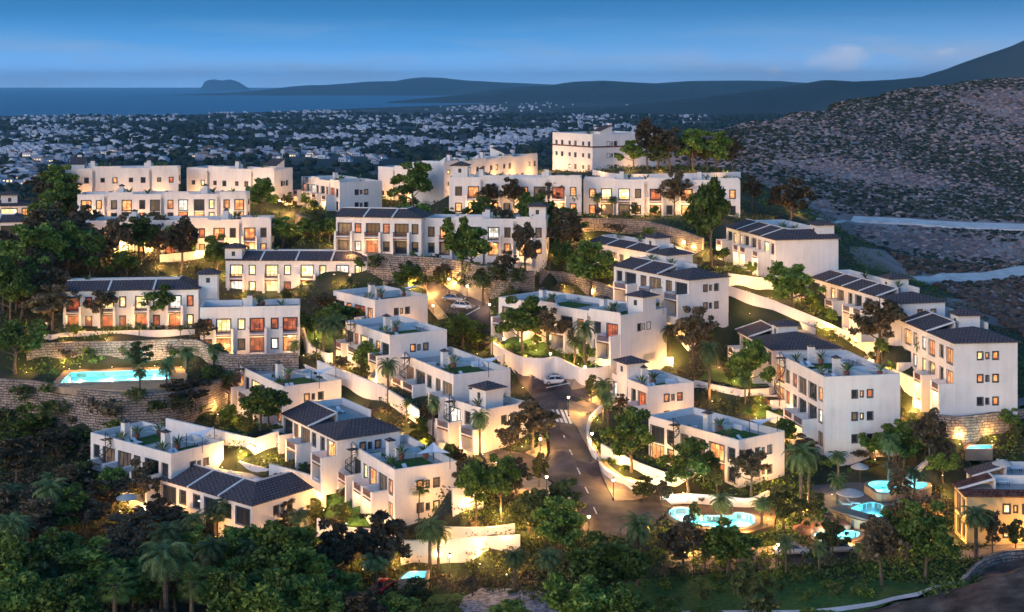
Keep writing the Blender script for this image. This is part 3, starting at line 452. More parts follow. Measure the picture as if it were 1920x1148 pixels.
def farD(X, Y):     # coastal plain, falling to the shore, hills to the right
    base = 98 + 54 * np.clip((Y - 1000) / 7000, 0, 1) ** .8
    roll = 5 * np.sin(X / 260 + 1) * np.cos(Y / 410) + 3 * np.sin(X / 97 + Y / 150)
    fade = np.clip(1 - (Y - 5000) / 3000, 0, 1)
    shore = 7300 + np.where(X > -2000, (X + 2000) * 2.6, 0) + 900 * np.sin(X / 1500)
    shore = np.clip(shore, 7000, 24000)
    d = 149 - (149 - base) * np.clip((shore - Y) / 5000, 0, 1) + roll * fade * .8
    d = np.where(Y > shore, 153.0, np.minimum(d, 149.2))
    return d
def groundD(X, Y):
    X = np.asarray(X, float); Y = np.asarray(Y, float)
    t = np.clip((Y - 850) / 400, 0, 1); t = t * t * (3 - 2 * t)
    nd = np.where(t < 1, np.clip(nearD(np.clip(X, -700, 700), np.minimum(Y, 1300)), -20, 99), 99)
    return nd * (1 - t) + farD(X, Y) * t
def gz(x, y): return HZ - float(groundD(np.array([x]), np.array([y]))[0])
def hit(px, py, y0=140, y1=1200):      # where the line of sight meets the ground
    Ys = y0 * (y1 / y0) ** np.linspace(0, 1, 700); X = (px - 960) / FP * Ys
    zr = HZ - (py - HY) / FP * Ys; zg = HZ - groundD(X, Ys); below = np.where(zr < zg)[0]
    k = below[0] if len(below) else len(Ys) - 1
    if k > 0:
        a0, a1 = zr[k-1] - zg[k-1], zr[k] - zg[k]; t = a0 / (a0 - a1) if a0 != a1 else 0; Y = Ys[k-1] + (Ys[k] - Ys[k-1]) * t
    else: Y = Ys[0]
    return Vector(((px - 960) / FP * Y, Y, gz((px - 960) / FP * Y, Y)))
SUNK = []            # plan polygons below which the ground sheet is pressed down
def inpoly(X, Y, poly):
    ins = np.zeros(X.shape, bool); n = len(poly)
    for i in range(n):
        x1, y1 = poly[i]; x2, y2 = poly[(i+1) % n]
        c = ((y1 > Y) != (y2 > Y)) & (X < (x2 - x1) * (Y - y1) / ((y2 - y1) if y2 != y1 else 1e-9) + x1); ins ^= c
    return ins
POOLPOLY = []
def drape(name, pts, mat, dz, label=None, cat=None, kind='structure', step=2.0, sink=.5, edge=0, level=None, plan=False, parent=None, holes=False):
    if level is not None: pts = [tuple(P(x, y, HZ - level)[:2]) for x, y in pts]; plan = True
    """sheet lying on the ground; pts are frame pixels (or plan metres)"""
    pl = pts if plan else [(hit(*p).x, hit(*p).y) for p in pts]
    bm = bmesh.new(); vs = [bm.verts.new((x, y, 0)) for x, y in pl]; bm.faces.new(vs)
    xs = [p[0] for p in pl]; ys = [p[1] for p in pl]
    for ax, lo, hi in ((0, min(xs), max(xs)), (1, min(ys), max(ys))):
        c = lo + step
        while c < hi:
            no = (1, 0, 0) if ax == 0 else (0, 1, 0); co = (c, 0, 0) if ax == 0 else (0, c, 0)
            bmesh.ops.bisect_plane(bm, geom=bm.verts[:] + bm.edges[:] + bm.faces[:], plane_co=co, plane_no=no); c += step
    X = np.array([v.co.x for v in bm.verts]); Y = np.array([v.co.y for v in bm.verts]); Dg = groundD(X, Y)
    for v, d in zip(bm.verts, Dg): v.co.z = (HZ - d if level is None else level) + dz
    if holes:
        fc = [f for f in bm.faces]; ctr = [f.calc_center_median() for f in fc]; X = np.array([c.x for c in ctr]); Y = np.array([c.y for c in ctr]); kill = np.zeros(len(fc), bool)
        for pp in POOLPOLY: kill |= inpoly(X, Y, pp)
        bmesh.ops.delete(bm, geom=[f for f, k_ in zip(fc, kill) if k_], context='FACES')
    if edge:
        be = [e for e in bm.edges if e.is_boundary]; r_ = bmesh.ops.extrude_edge_only(bm, edges=be)
        for v in [g for g in r_['geom'] if isinstance(g, bmesh.types.BMVert)]: v.co.z -= edge
    me = bpy.data.meshes.new(name); bm.to_mesh(me); bm.free(); me.materials.append(mat); o = link(name, me, parent)
    if parent is None: tag(o, label, cat, None, kind)
    if sink: SUNK.append((pl, sink))
    return o

# ------------------------------------------------------------------ houses
WCOUNT = [0]
def window(root, fmap, a0, a1, z0, z1, d, lit, rng, kind='window'):
    f = MB(); W = a1 - a0; t = .13 if W > .7 else .1; d0, d1 = d - .10, d - .02
    def bar(u0, u1, w0, w1):
        c = [fmap(u, w, dd) for dd in (d0, d1) for u, w in ((u0, w0), (u1, w0), (u1, w1), (u0, w1))]; i = len(f.v); f.v += c
        f.f += [(i, i+1, i+2, i+3), (i+7, i+6, i+5, i+4)] + [(i+k, i+4+k, i+4+(k+1) % 4, i+(k+1) % 4) for k in range(4)]
    bar(a0, a1, z0, z0 + t); bar(a0, a1, z1 - t, z1); bar(a0, a0 + t, z0 + t, z1 - t); bar(a1 - t, a1, z0 + t, z1 - t)
    nm = max(0, int(round(W / .95)) - 1) if W > 1.0 else 0
    for k in range(nm):
        x = a0 + W * (k + 1) / (nm + 1); bar(x - .04, x + .04, z0 + t, z1 - t)
    if kind == 'window' and z1 - z0 > 1.2 and W > .9: zm = z0 + (z1 - z0) * .62; bar(a0 + t, a1 - t, zm - .03, zm + .03)
    # outer surround flush with the wall face
    g = .11
    for (u0, u1, w0, w1) in ((a0 - g, a1 + g, z1, z1 + g), (a0 - g, a1 + g, z0 - g, z0), (a0 - g, a0, z0, z1), (a1, a1 + g, z0, z1)):
        c = [fmap(u, w, dd) for dd in (-.045, .0) for u, w in ((u0, w0), (u1, w0), (u1, w1), (u0, w1))]; i = len(f.v); f.v += c
        f.f += [(i, i+1, i+2, i+3)] + [(i+k, i+4+k, i+4+(k+1) % 4, i+(k+1) % 4) for k in range(4)]
    o = f.build(kind, M['frame'], root)
    p = MB(); p.q(*[fmap(u, w, d - .05) for u, w in ((a0 + t, z0 + t), (a1 - t, z0 + t), (a1 - t, z1 - t), (a0 + t, z1 - t))])
    p.build('pane', M[lit] if lit else M['glass'], o)
    if lit == 'lit_y' or lit == 'lit_o': tag(o, 'glowing ' + kind)
    return o
def facade(mb, W, H, ops, fmap):
    xs = sorted({0, W} | {o[0] for o in ops} | {o[1] for o in ops}); zs = sorted({0, H} | {o[2] for o in ops} | {o[3] for o in ops})
    for i in range(len(xs) - 1):
        for j in range(len(zs) - 1):
            cx, cz = (xs[i] + xs[i+1]) / 2, (zs[j] + zs[j+1]) / 2
            if any(o[0] < cx < o[1] and o[2] < cz < o[3] for o in ops): continue
            mb.q(fmap(xs[i], zs[j], 0), fmap(xs[i+1], zs[j], 0), fmap(xs[i+1], zs[j+1], 0), fmap(xs[i], zs[j+1], 0))
    for a0, a1, z0, z1, d, *_ in ops:
        mb.q(fmap(a0, z0, 0), fmap(a1, z0, 0), fmap(a1, z0, d), fmap(a0, z0, d)); mb.q(fmap(a0, z1, 0), fmap(a1, z1, 0), fmap(a1, z1, d), fmap(a0, z1, d))
        mb.q(fmap(a0, z0, 0), fmap(a0, z1, 0), fmap(a0, z1, d), fmap(a0, z0, d)); mb.q(fmap(a1, z0, 0), fmap(a1, z1, 0), fmap(a1, z1, d), fmap(a1, z0, d))
        mb.q(fmap(a0, z0, d), fmap(a1, z0, d), fmap(a1, z1, d), fmap(a0, z1, d))
def lit_pick(b, rng, boost=0):
    q_ = min(b.get('lit', .3), .58 if b['key'] not in ('L5', 'L6', 'L7') else 1) + boost
    if rng.random() > q_: return 'lit_d' if rng.random() < .35 else None
    st = b.get('styl', 'o')
    if rng.random() < .4: st = rng.choice('yyorrw')
    return 'lit_' + st
ROOFS = []        # spots for roof furniture: (building, x, y, z, what)
LIGHTS = []
def point(name, loc, power, color=(1, .62, .26), rad=.06, parent=None, spot=None):
    d = bpy.data.lights.new(name, 'POINT'); d.energy = power; d.color = color; d.shadow_soft_size = min(rad, .06)
    o = bpy.data.objects.new(name, d); COL.objects.link(o); o.location = loc
    if parent is not None: o.parent = parent
    return o
def build_house(b):
    rng = random.Random(b['seed'] * 77); H, W, D_ = b['h'], b['lenL'], b['lenR']; fl = b.get('floors', 2); tile = b.get('roof') == 'tile'
    root = empty(b['name'], b['base'], b['rz']); b['root'] = root; tag(root, b['label'], 'house' if b['name'] != 'apartment_block' else 'apartment block', 'white houses of the hillside development')
    PLACES.append((*pix(loc2w(b, D_ / 2, W / 2, H * .6)), b['phrase'], b))
    wallm = M['ochre'] if b['key'] == 'YV' else M['stucco']; tm = M['tile_red'] if b.get('red') else M['tile']
    fh = (H - (.25 if tile else 1.0)) / fl; pd = b.get('porch', 2.4)
    Lm = lambda a, z, d: (d, a, z)
    Rm = lambda a, z, d: (a, d, z)
    n = max(1, int(round(W / 6.6))); u = W / n; opsL = []; opsR = []; porches = []; wins = []
    for k in range(n):
        o = k * u; fl_ = rng.random() < .5
        for f_ in range(fl):
            z = f_ * fh
            if fl_: d0, d1, w0, w1 = .08, .50, .66, .86
            else: d0, d1, w0, w1 = .46, .92, .12, .32
            if f_ == 0 and fl == 3 and False: continue
            if W > 24: d0, d1, w0, w1 = (.10, .42, .62, .80) if fl_ else (.52, .86, .16, .33)
            ztop = z + 2.45 if f_ else z + 2.55
            dep = .22 if f_ else .3
            if b['key'] in ('M6', 'L1', 'L2', 'M4', 'M5'):
                d0, d1, w0, w1 = .18, .32, .62, .74
                if rng.random() < .3: continue
                opsL.append((o + d0*u, o + d1*u, z + .9, z + 2.1, .15)); wins.append(('L', opsL[-1], 'window', lit_pick(b, rng)))
                opsL.append((o + w0*u, o + w1*u, z + 1.1, z + 2.0, .15)); wins.append(('L', opsL[-1], 'window', lit_pick(b, rng))); continue
            opsL.append((o + d0*u, o + d1*u, z + .12, ztop, dep)); wins.append(('L', opsL[-1], 'terrace_door', lit_pick(b, rng, .15 if f_ == 0 else 0)))
            opsL.append((o + w0*u, o + w1*u, z + .55, z + 2.4, .18)); wins.append(('L', opsL[-1], 'window', lit_pick(b, rng)))
        if pd: porches.append((o + (d0 - .05) * u, o + (d1 + .05) * u))
    if W > 24 and not tile and b['key'] not in ('M5', 'M6'):
        for k in range(1, n, 2): a_ = k * u; opsL.append((a_ - .45, a_ + .30, .3, H - .45, .9))
    if D_ >= 6 and W < 60 and b['key'] != 'R6':
        m0 = D_ * (.36 if D_ < 14 else .22); mirror_ = [m0]
        for f_ in range(fl):
            if f_ == 0 and b['key'] in ('R4',): z = fh * .1
            z = f_ * fh
            if b['key'] in ('C1', 'H2', 'H1') and f_ == 0: continue
            for (a, w_, h0, h1) in ((m0, .85, 1.0, 2.15), (m0 + 1.35, .42, 1.15, 2.0), (m0 + 2.45, .85, 1.0, 2.15)):
                if a + w_ > D_ - .5: continue
                opsR.append((a, a + w_, z + h0, z + h1, .16)); wins.append(('R', opsR[-1], 'window', lit_pick(b, rng, -.1)))
    w = MB(); top = H
    facade(w, W, top, opsL, Lm); facade(w, D_, top, opsR, Rm)
    w.q((D_, 0, 0), (D_, W, 0), (D_, W, top), (D_, 0, top)); w.q((0, W, 0), (D_, W, 0), (D_, W, top), (0, W, top))
    # foundation skirt
    w.box(.02, D_ - .02, .02, W - .02, -6.0, -.002)
    T = .26
    if not tile:
        zd = H - 1.0
        w.q((0, 0, H), (D_, 0, H), (D_ - T, T, H), (T, T, H)); w.q((D_, 0, H), (D_, W, H), (D_ - T, W - T, H), (D_ - T, T, H))
        w.q((D_, W, H), (0, W, H), (T, W - T, H), (D_ - T, W - T, H)); w.q((0, W, H), (0, 0, H), (T, T, H), (T, W - T, H))
        w.q((T, T, zd), (D_ - T, T, zd), (D_ - T, T, H), (T, T, H)); w.q((D_ - T, T, zd), (D_ - T, W - T, zd), (D_ - T, W - T, H), (D_ - T, T, H))
        w.q((T, W - T, zd), (D_ - T, W - T, zd), (D_ - T, W - T, H), (T, W - T, H)); w.q((T, T, zd), (T, W - T, zd), (T, W - T, H), (T, T, H))
    else:
        zd = H - .05
        yb = 0
    if W > 24 and not tile:
        for k in range(0, n, 2): w.box(.003, T - .003, k * u + .25, (k + 1) * u - .2, H, H + .42); w.box(T, D_ * .7, (k + 1) * u - .42, (k + 1) * u - .2, H - .9, H + .41)
    if b.get('band'):
        bb = MB(); bb.box(-.12, D_ + .12, -.12, W + .12, H * .655, H * .69); bb.build('brown_band', M['wood'], root)
    wall = w.build('wall', wallm, root)
    deck = MB(); deck.q((T, T, zd), (D_ - T, T, zd), (D_ - T, W - T, zd), (T, W - T, zd)) if not tile else deck.q((.05, .05, zd), (D_ - .05, .05, zd), (D_ - .05, W - .05, zd), (.05, W - .05, zd))
    deck.build('roof_deck', M['deck'], root)
    for side, op, kind, lit in wins:
        fm = Lm if side == 'L' else Rm
        if fh < 2.4: pass
        window(root, fm, op[0], op[1], op[2], op[3], op[4], lit, rng, kind)
        if side == 'L' and op[2] < 2 and lit in ('lit_y', 'lit_o', 'lit_r') and kind == 'terrace_door':
            y = (op[0] + op[1]) / 2; LIGHTS.append((loc2w(b, -1.1, y, 2.3), {'lit_y': 150, 'lit_o': 130, 'lit_r': 75}[lit] * (1 if pd else .5), (1, .5, .2) if lit == 'lit_r' else (1, .62, .28), root, (-1.1, y, 2.3)))
    for (y0, y1) in porches:
        p = MB(); zf = fh - .12
        for yy in (y0, y1):
            a = max(yy - .22, .01); p.box(-pd, -.003, a, a + .44, -1.5, zf + .95)
        p.box(-pd + .02, -.004, y0 + .23, y1 - .23, zf - .22, zf); p.box(-pd, -.005, y0 + .23, y1 - .23, -1.2, .04)
        po = p.build('porch', M['stucco'], root)
        bm_ = MB(); bm_.box(-pd - .03, -pd + .14, y0 + .23, y1 - .23, zf - .42, zf - .23); bm_.build('beam', M['wood'], po)
        rl = MB(); rl.box(-pd + .05, -pd + .10, y0 + .22, y1 - .22, zf + .72, zf + .80)
        nb = int((y1 - y0) / .16)
        for q in range(nb): yy = y0 + .25 + (y1 - y0 - .5) * q / max(1, nb - 1); rl.box(-pd + .06, -pd + .09, yy - .02, yy + .02, zf + .002, zf + .72)
        rl.build('railing', M['wood'], po)
    # ---- roofs
    if tile:
        r_ = MB(); o_ = .35; wd = min(4.3, D_ * .46); s_ = .30; cop = []
        def sl(x): return s_ * x
        yb = min(D_, W * .48) if b.get('deep') else 0
        ze = H - s_ * o_ + .06
        if yb:
            hr = s_ * (yb / 2 + o_); x0, x1, y0, y1 = -o_, D_ + o_, -o_, yb + .1; hx = (y1 - y0) / 2; zr = ze + s_ * hx
            a, c = (x0 + hx, y0 + hx), (x1 - hx, y0 + hx)
            if c[0] < a[0]: mx_ = (a[0] + c[0]) / 2; a = c = (mx_, y0 + hx)
            r_.q((x0, y0, ze), (x1, y0, ze), (*c, zr), (*a, zr)); r_.q((x0, y1, ze), (x0, y0, ze), (*a, zr)); r_.q((x1, y0, ze), (x1, y1, ze), (*c, zr)); r_.q((x1, y1, ze), (x0, y1, ze), (*a, zr), (*c, zr))
            for q0, q1 in (((x0, y0), (x1, y0)), ((x1, y0), (x1, y1)), ((x0, y1), (x0, y0))): r_.q((*q0, ze - .14), (*q1, ze - .14), (*q1, ze), (*q0, ze))
        ys = yb if yb else -o_
        zt = ze + s_ * (wd + o_)
        if yb: r_.q((-o_, W + .1, ze), (-o_, ys, ze), (wd, ys, zt), (wd, W + .1, zt))
        else:
            r_.q((-o_, W + .1, ze), (-o_, -o_, ze), (wd, wd, zt), (wd, W + .1, zt)); r_.q((-o_, -o_, ze), (D_ + o_, -o_, ze), (D_ + o_, wd, zt), (wd, wd, zt))
            r_.q((-o_, -o_, ze - .14), (D_ + o_, -o_, ze - .14), (D_ + o_, -o_, ze), (-o_, -o_, ze))
        r_.q((-o_, W + .1, ze - .14), (-o_, ys, ze - .14), (-o_, ys, ze), (-o_, W + .1, ze))
        rf = r_.build('roof', tm, root)
        pw = MB(); yi = yb + .12 if yb else wd
        pw.box(wd + .003, wd + .24, yi, W, H, zt + .12)
        if not yb: pw.box(wd + .25, D_ - .003, wd + .003, wd + .24, H, zt + .12)
        pw.box(D_ - .24, D_, yi + (.25 if not yb else 0), W - .25, H, H + 1.1); pw.box(wd + .25, D_, W - .24, W, H, H + 1.1)
        pw.build('parapet', M['stucco'], root)
        nn = max(1, int(round((W - yb) / 7.0)))
        for k in range(0 if not yb else 0, nn):
            yy = yb + (W - yb) * (k + (0 if yb else 1)) / nn
            if yy < 1 or yy > W - .5: continue
            cp_ = MB(); i = 0; t_ = .16
            P0 = [(-o_, yy - t_, ze - .1), (-o_, yy + t_, ze - .1), (-o_, yy + t_, ze + .12), (-o_, yy - t_, ze + .12)]; P1 = [(wd, yy - t_, zt - .1), (wd, yy + t_, zt - .1), (wd, yy + t_, zt + .12), (wd, yy - t_, zt + .12)]
            cp_.v = P0 + P1; cp_.f = [(0, 1, 2, 3), (7, 6, 5, 4), (0, 4, 5, 1), (1, 5, 6, 2), (2, 6, 7, 3), (3, 7, 4, 0)]; cp_.build('coping', M['stucco'], root)
        for k in range(nn): ROOFS.append((b, wd + 1.6 + rng.random(), yi + (W - yi) * (k + .5) / nn, zd + .06, rng.choice(('lounger', 'plant', 'table'))))
    else:
        nn = max(1, int(round(W / (13.0 if W < 20 else 17.0)))); uu = W / nn
        for k in range(nn):
            y0 = k * uu + .6
            # stair cover with curved slope beside the chimney
            x0 = D_ * .40; yy = y0 + uu * .42; L_ = min(5.0, D_ - x0 - .8); prof = [(0, 0)] + [(L_ * t, 1.9 * (1 - t) ** 1.7 + .12) for t in (0, .12, .25, .4, .55, .7, .85, 1)] + [(L_, 0)]
            sc_ = MB(); m_ = len(prof); 
            for t_ in (0, 2.2): sc_.v += [(x0 + q[0], yy + t_, zd + q[1]) for q in prof]
            sc_.f = [tuple(range(m_)), tuple(range(2 * m_ - 1, m_ - 1, -1))] + [(j, j + m_, (j + 1) % m_ + m_, (j + 1) % m_) for j in range(m_)]
            sc_.build('stair_cover', M['stucco'], root)
            ch = MB(); ch.box(x0 - .95, x0 - .02, yy + .5, yy + 1.5, zd, zd + 2.6); co = ch.build('chimney', M['stucco'], root)
            cc = MB(); cc.box(x0 - 1.1, x0 + .12, yy + .35, yy + 1.65, zd + 2.6, zd + 2.72)
            i = len(cc.v); cc.v += [(x0 - 1.05, yy + .4, zd + 2.72), (x0 + .07, yy + .4, zd + 2.72), (x0 + .07, yy + 1.6, zd + 2.72), (x0 - 1.05, yy + 1.6, zd + 2.72), (x0 - .5, yy + 1, zd + 3.1)]; cc.f += [(i, i+1, i+4), (i+1, i+2, i+4), (i+2, i+3, i+4), (i+3, i, i+4)]
            cc.build('chimney_cap', M['tile'], co)
            dv = MB(); dv.box(x0 + .3, D_ - T - .01, yy + 2.35, yy + 2.55, zd, zd + .85)
            if uu > 7: dv.box(T + .01, x0 - 1.3, yy + 2.3, yy + 2.5, zd, zd + .7)
            dv.build('divider_wall', M['stucco'], root)
            lw = MB(); lw.box(T + .15, D_ * .80, y0 - .2, yy - .4, zd + .002, zd + .07); lw.build('roof_lawn', M['lawn'], root)
            if uu > 8: lw = MB(); lw.box(T + .15, x0 - .3, yy + 2.8, min(yy + 5.2, (k + 1) * uu - .4), zd + .002, zd + .07); lw.build('roof_lawn', M['lawn'], root)
            ROOFS.append((b, 1.6, y0 + 1.0, zd + .08, 'lounger')); ROOFS.append((b, D_ - 1.6, yy - 1.2, zd + .01, rng.choice(('table', 'plant', 'sofa')))); ROOFS.append((b, x0 + .5, yy - .6, zd + .09, 'plant')); ROOFS.append((b, T + .6, y0 + 2.6, zd + .09, 'plant'))
            if b['seed'] in (1, 2, 3, 5, 6, 8, 10, 12) and k == 0: ROOFS.append((b, D_ - 2.6, y0 + 1.6, zd + .01, 'sail'))
    # ---- stair tower
    if b.get('tower'):
        tx, ty = b['tower']; tx = min(tx, D_ - 1.72); ty = min(ty, W - 1.5) if ty > 0 else ty; hw = 1.7; zt = H + (2.4 if not tile else 2.2); z0 = (zd + .01) if (tx > hw and ty > hw - .1) else -1.5
        if ty > 0: ty = max(ty, hw + .02)
        if b.get('gable'):
            t = MB(); a0, a1, c0, c1 = tx - 1.6, tx + 2.4, ty - hw, ty + hw; t.box(a0, a1, c0, c1, z0, H + .9); i = len(t.v)
            t.v += [(a0, c0, H + .9), (a1, c0, H + .9), (a1, c1, H + .9), (a0, c1, H + .9), (a1, c0, H + 2.3), (a1, c1, H + 2.3)]; t.f += [(i, i+1, i+4), (i+3, i+5, i+2), (i+1, i+2, i+5, i+4)]
            to = t.build('stair_tower', M['stucco'], root)
            g = MB(); g.q((a0 - .2, c0 - .2, H + .88), (a1 + .1, c0 - .2, H + 2.42), (a1 + .1, c1 + .2, H + 2.42), (a0 - .2, c1 + .2, H + .88)); g.q((a0 - .2, c0 - .2, H + .74), (a1 + .1, c0 - .2, H + 2.28), (a1 + .1, c0 - .2, H + 2.42), (a0 - .2, c0 - .2, H + .88)); g.q((a0 - .2, c0 - .2, H + .74), (a0 - .2, c1 + .2, H + .74), (a0 - .2, c1 + .2, H + .88), (a0 - .2, c0 - .2, H + .88)); g.build('tower_roof', M['tile'], to)
            c_ = MB(); c_.box(a1 + .05, a1 + .95, ty - .5, ty + .5, H - .8, H + 2.9); c_.build('chimney', M['stucco'], root)
        else:
            t = MB(); t.box(tx - hw, tx + hw, ty - hw, ty + hw, z0, zt); to = t.build('stair_tower', M['stucco'], root)
            g = MB(); e = hw + .5; i = 0; g.v = [(tx - e, ty - e, zt + .02), (tx + e, ty - e, zt + .02), (tx + e, ty + e, zt + .02), (tx - e, ty + e, zt + .02), (tx - e, ty - e, zt + .16), (tx + e, ty - e, zt + .16), (tx + e, ty + e, zt + .16), (tx - e, ty + e, zt + .16), (tx, ty, zt + 1.0)]
            g.f = [(3, 2, 1, 0)] + [(k, (k+1) % 4, 4+(k+1) % 4, 4+k) for k in range(4)] + [(4+k, 4+(k+1) % 4, 8) for k in range(4)]; g.build('tower_roof', M['tile'], to)
            wn_ = MB(); wn_.box(tx - hw - .02, tx - hw + .05, ty - .35, ty + .35, zt - 1.5, zt - .6); wn_.build('tower_window', M['frame'], to)
    # ---- spiral stair on the garden front
    if b.get('spiral'):
        sy = {1: W - 4.2, 2: W - 5.2, 9: W - 6.5}[b['spiral']]; sp = MB(); z0, z1 = fh - .1, H - .1; cx_ = -1.0
        sp.tube([(cx_, sy, z0), (cx_, sy, z1 + 1)], .07)
        ns = 16; rail = []
        for k in range(ns):
            t = 2 * math.pi * 1.15 * k / ns + .5; z = z0 + (z1 - z0) * (k + 1) / ns; t2 = t + .42
            sp.q((cx_, sy, z), (cx_ + .85*math.cos(t), sy + .85*math.sin(t), z), (cx_ + .85*math.cos(t2), sy + .85*math.sin(t2), z)); rail.append((cx_ + .85*math.cos(t), sy + .85*math.sin(t), z + .9)); sp.tube([(cx_ + .85*math.cos(t), sy + .85*math.sin(t), z), rail[-1]], .025, 4)
        sp.tube(rail, .05, 5); sp.tube([(a, c_, z - .85) for a, c_, z in rail], .07, 5); sp.box(-1.6, -.003, sy - .5, sy + .5, z1, z1 + .08); sp.build('spiral_stair', M['metal'], root)
    return root
for b in BLD: build_house(b)

# ------------------------------------------------------------------ roads, pavements, yards
def road(name, pts, mat, dz, **k): return drape(name, pts, mat, dz, **k)
main_road = [(1100, 1012), (1082, 962), (1068, 925), (1040, 905), (1022, 868), (1032, 850), (1030, 820), (1030, 790), (1012, 762), (990, 735), (966, 700), (948, 680), (922, 650), (897, 618), (862, 590), (833, 588), (815, 565), (800, 542), (800, 530), (825, 528), (850, 545), (870, 556), (915, 572), (925, 592),
             (918, 610), (921, 641), (945, 672), (977, 698), (996, 705), (1045, 696), (1062, 712), (1072, 730), (1115, 722), (1175, 716), (1180, 734), (1118, 742), (1063, 755), (1063, 775), (1080, 801), (1103, 841), (1128, 892), (1152, 942), (1180, 936), (1232, 922), (1262, 950), (1225, 985), (1190, 1012)]
road('road', main_road, M['asphalt'], .06, sink=.6)
tag(bpy.data.objects['road'], 'worn brown-grey asphalt road winding up through the houses', kind='structure')
road('side_yard', [(1022, 868), (985, 850), (930, 842), (900, 850), (915, 872), (960, 885), (1000, 892), (1040, 905)], M['asphalt'], .055, sink=.6)
pave = [[(921, 641), (915, 628), (908, 640), (922, 655), (945, 678), (977, 700), (996, 706), (1045, 697), (1060, 711), (1072, 731), (1117, 723), (1160, 716), (1150, 704), (1100, 716), (1075, 700), (1050, 688), (1010, 688), (975, 680), (945, 660)],
        [(1063, 756), (1064, 776), (1081, 801), (1104, 841), (1129, 892), (1152, 941), (1230, 921), (1200, 905), (1170, 896), (1140, 872), (1120, 845), (1104, 812), (1106, 780), (1130, 760), (1118, 743)],
        [(1020, 868), (1026, 850), (1024, 824), (1012, 815), (1008, 840), (985, 850)],
        [(1084, 960), (1070, 926), (1045, 914), (1025, 902), (985, 893), (940, 905), (955, 925), (1010, 930), (1050, 950)],
        [(800, 542), (833, 588), (840, 596), (822, 600), (800, 575)],
        [(800, 530), (785, 510), (740, 500), (735, 512), (770, 530), (800, 545)], [(850, 545), (826, 527), (850, 520), (900, 540), (930, 552), (915, 571), (870, 555)]]
for k, pl in enumerate(pave): drape('pavement', pl, M['paving'], .17, edge=.2, sink=.5, label='sand-coloured pavement along the road')
# painted marks lying on the asphalt
def mark(name, pts, mat=None, dz=.068, label=None, step=50, cat=None):
    return drape(name, pts, mat or M['paint'], dz, step=step, sink=0, label=label, kind='structure')
for x0, y0, x1, y1 in [(1055, 814, 1059, 822), (1068, 844, 1073, 854), (1082, 878, 1088, 890), (1097, 914, 1103, 926), (1113, 952, 1119, 965)]:
    mark('road_marking', [(x0 - 1.2, y0), (x0 + 1.2, y0), (x1 + 1.4, y1), (x1 - 1.4, y1)], dz=.075)
for k in range(4):
    x = 1036 + k * 8.2; mark('zebra_stripe', [(x - 2.5, 769 + k * .2), (x + 2.2, 769 + k * .2), (x + 13.0, 792 + k * 1.2), (x + 7.5, 792 + k * 1.2)], dz=.075)
for k in range(3):
    x = 922 + k * 7; mark('zebra_stripe', [(x, 665 + k), (x + 3.5, 665 + k), (x + 26, 677 + k * 2), (x + 21, 678 + k * 2)], dz=.075)
for pl in ([(1003, 709), (1022, 706.5), (1022, 707.8), (1003, 710.4)], [(1019, 728), (1070, 718), (1070, 719.6), (1019, 730)], [(989, 700), (996, 706), (994, 707), (987, 701)]): mark('parking_line', pl, dz=.075)
for pl in ([(857, 552), (900, 574), (898, 575), (855, 553)], [(820, 553), (860, 597), (858, 598), (818, 554)], [(862, 597), (899, 577), (900, 578.5), (863, 598.5)]): mark('parking_line', pl, dz=.075)

# ------------------------------------------------------------------ walls
def wallrun(name, pts, hgt, mat, label, thick=.35, cat='garden wall', group=None, curve=True):
    """pts: (px, py of the top edge, drop D)"""
    P3 = [P(*p) for p in pts]
    if curve and len(P3) > 2:
        out = []
        for i in range(len(P3) - 1):
            p0, p1, p2, p3 = P3[max(i-1, 0)], P3[i], P3[i+1], P3[min(i+2, len(P3)-1)]
            for j in range(5):
                t = j / 5; out.append(.5 * ((2*p1) + (p2 - p0)*t + (2*p0 - 5*p1 + 4*p2 - p3)*t*t + (-p0 + 3*p1 - 3*p2 + p3)*t**3))
        P3 = out + [P3[-1]]
    me = bpy.data.meshes.new(name); vs, fs, uv = [], [], []; acc = 0; nrm = []
    for i, p in enumerate(P3):
        d = (P3[min(i+1, len(P3)-1)] - P3[max(i-1, 0)]); d.z = 0; d.normalize(); nrm.append(Vector((-d.y, d.x, 0)))
    for i, p in enumerate(P3):
        if i: acc += (P3[i] - P3[i-1]).length
        a = p - nrm[i] * thick / 2; c = p + nrm[i] * thick / 2
        vs += [(a.x, a.y, p.z - hgt), (a.x, a.y, p.z), (c.x, c.y, p.z), (c.x, c.y, p.z - hgt)]; uv.append((acc, p.z))
    for i in range(len(P3) - 1):
        q = i * 4; fs += [(q, q+4, q+5, q+1), (q+1, q+5, q+6, q+2), (q+2, q+6, q+7, q+3)]
    e = (len(P3) - 1) * 4; fs += [(0, 1, 2, 3), (e, e+3, e+2, e+1)]
    me.from_pydata(vs, [], fs); me.materials.append(mat); ul = me.uv_layers.new(name='UVMap')
    for pl in me.polygons:
        for li, vi in zip(pl.loop_indices, pl.vertices):
            k = vi // 4; ul.data[li].uv = (uv[k][0] + (thick if vi % 4 > 1 else 0), vs[vi][2] + (.3 if vi % 4 in (2,) else 0))
    o = link(name, me); tag(o, label, cat, group); return o

for a_, k_ in WALLS: wallrun(*a_, **k_)

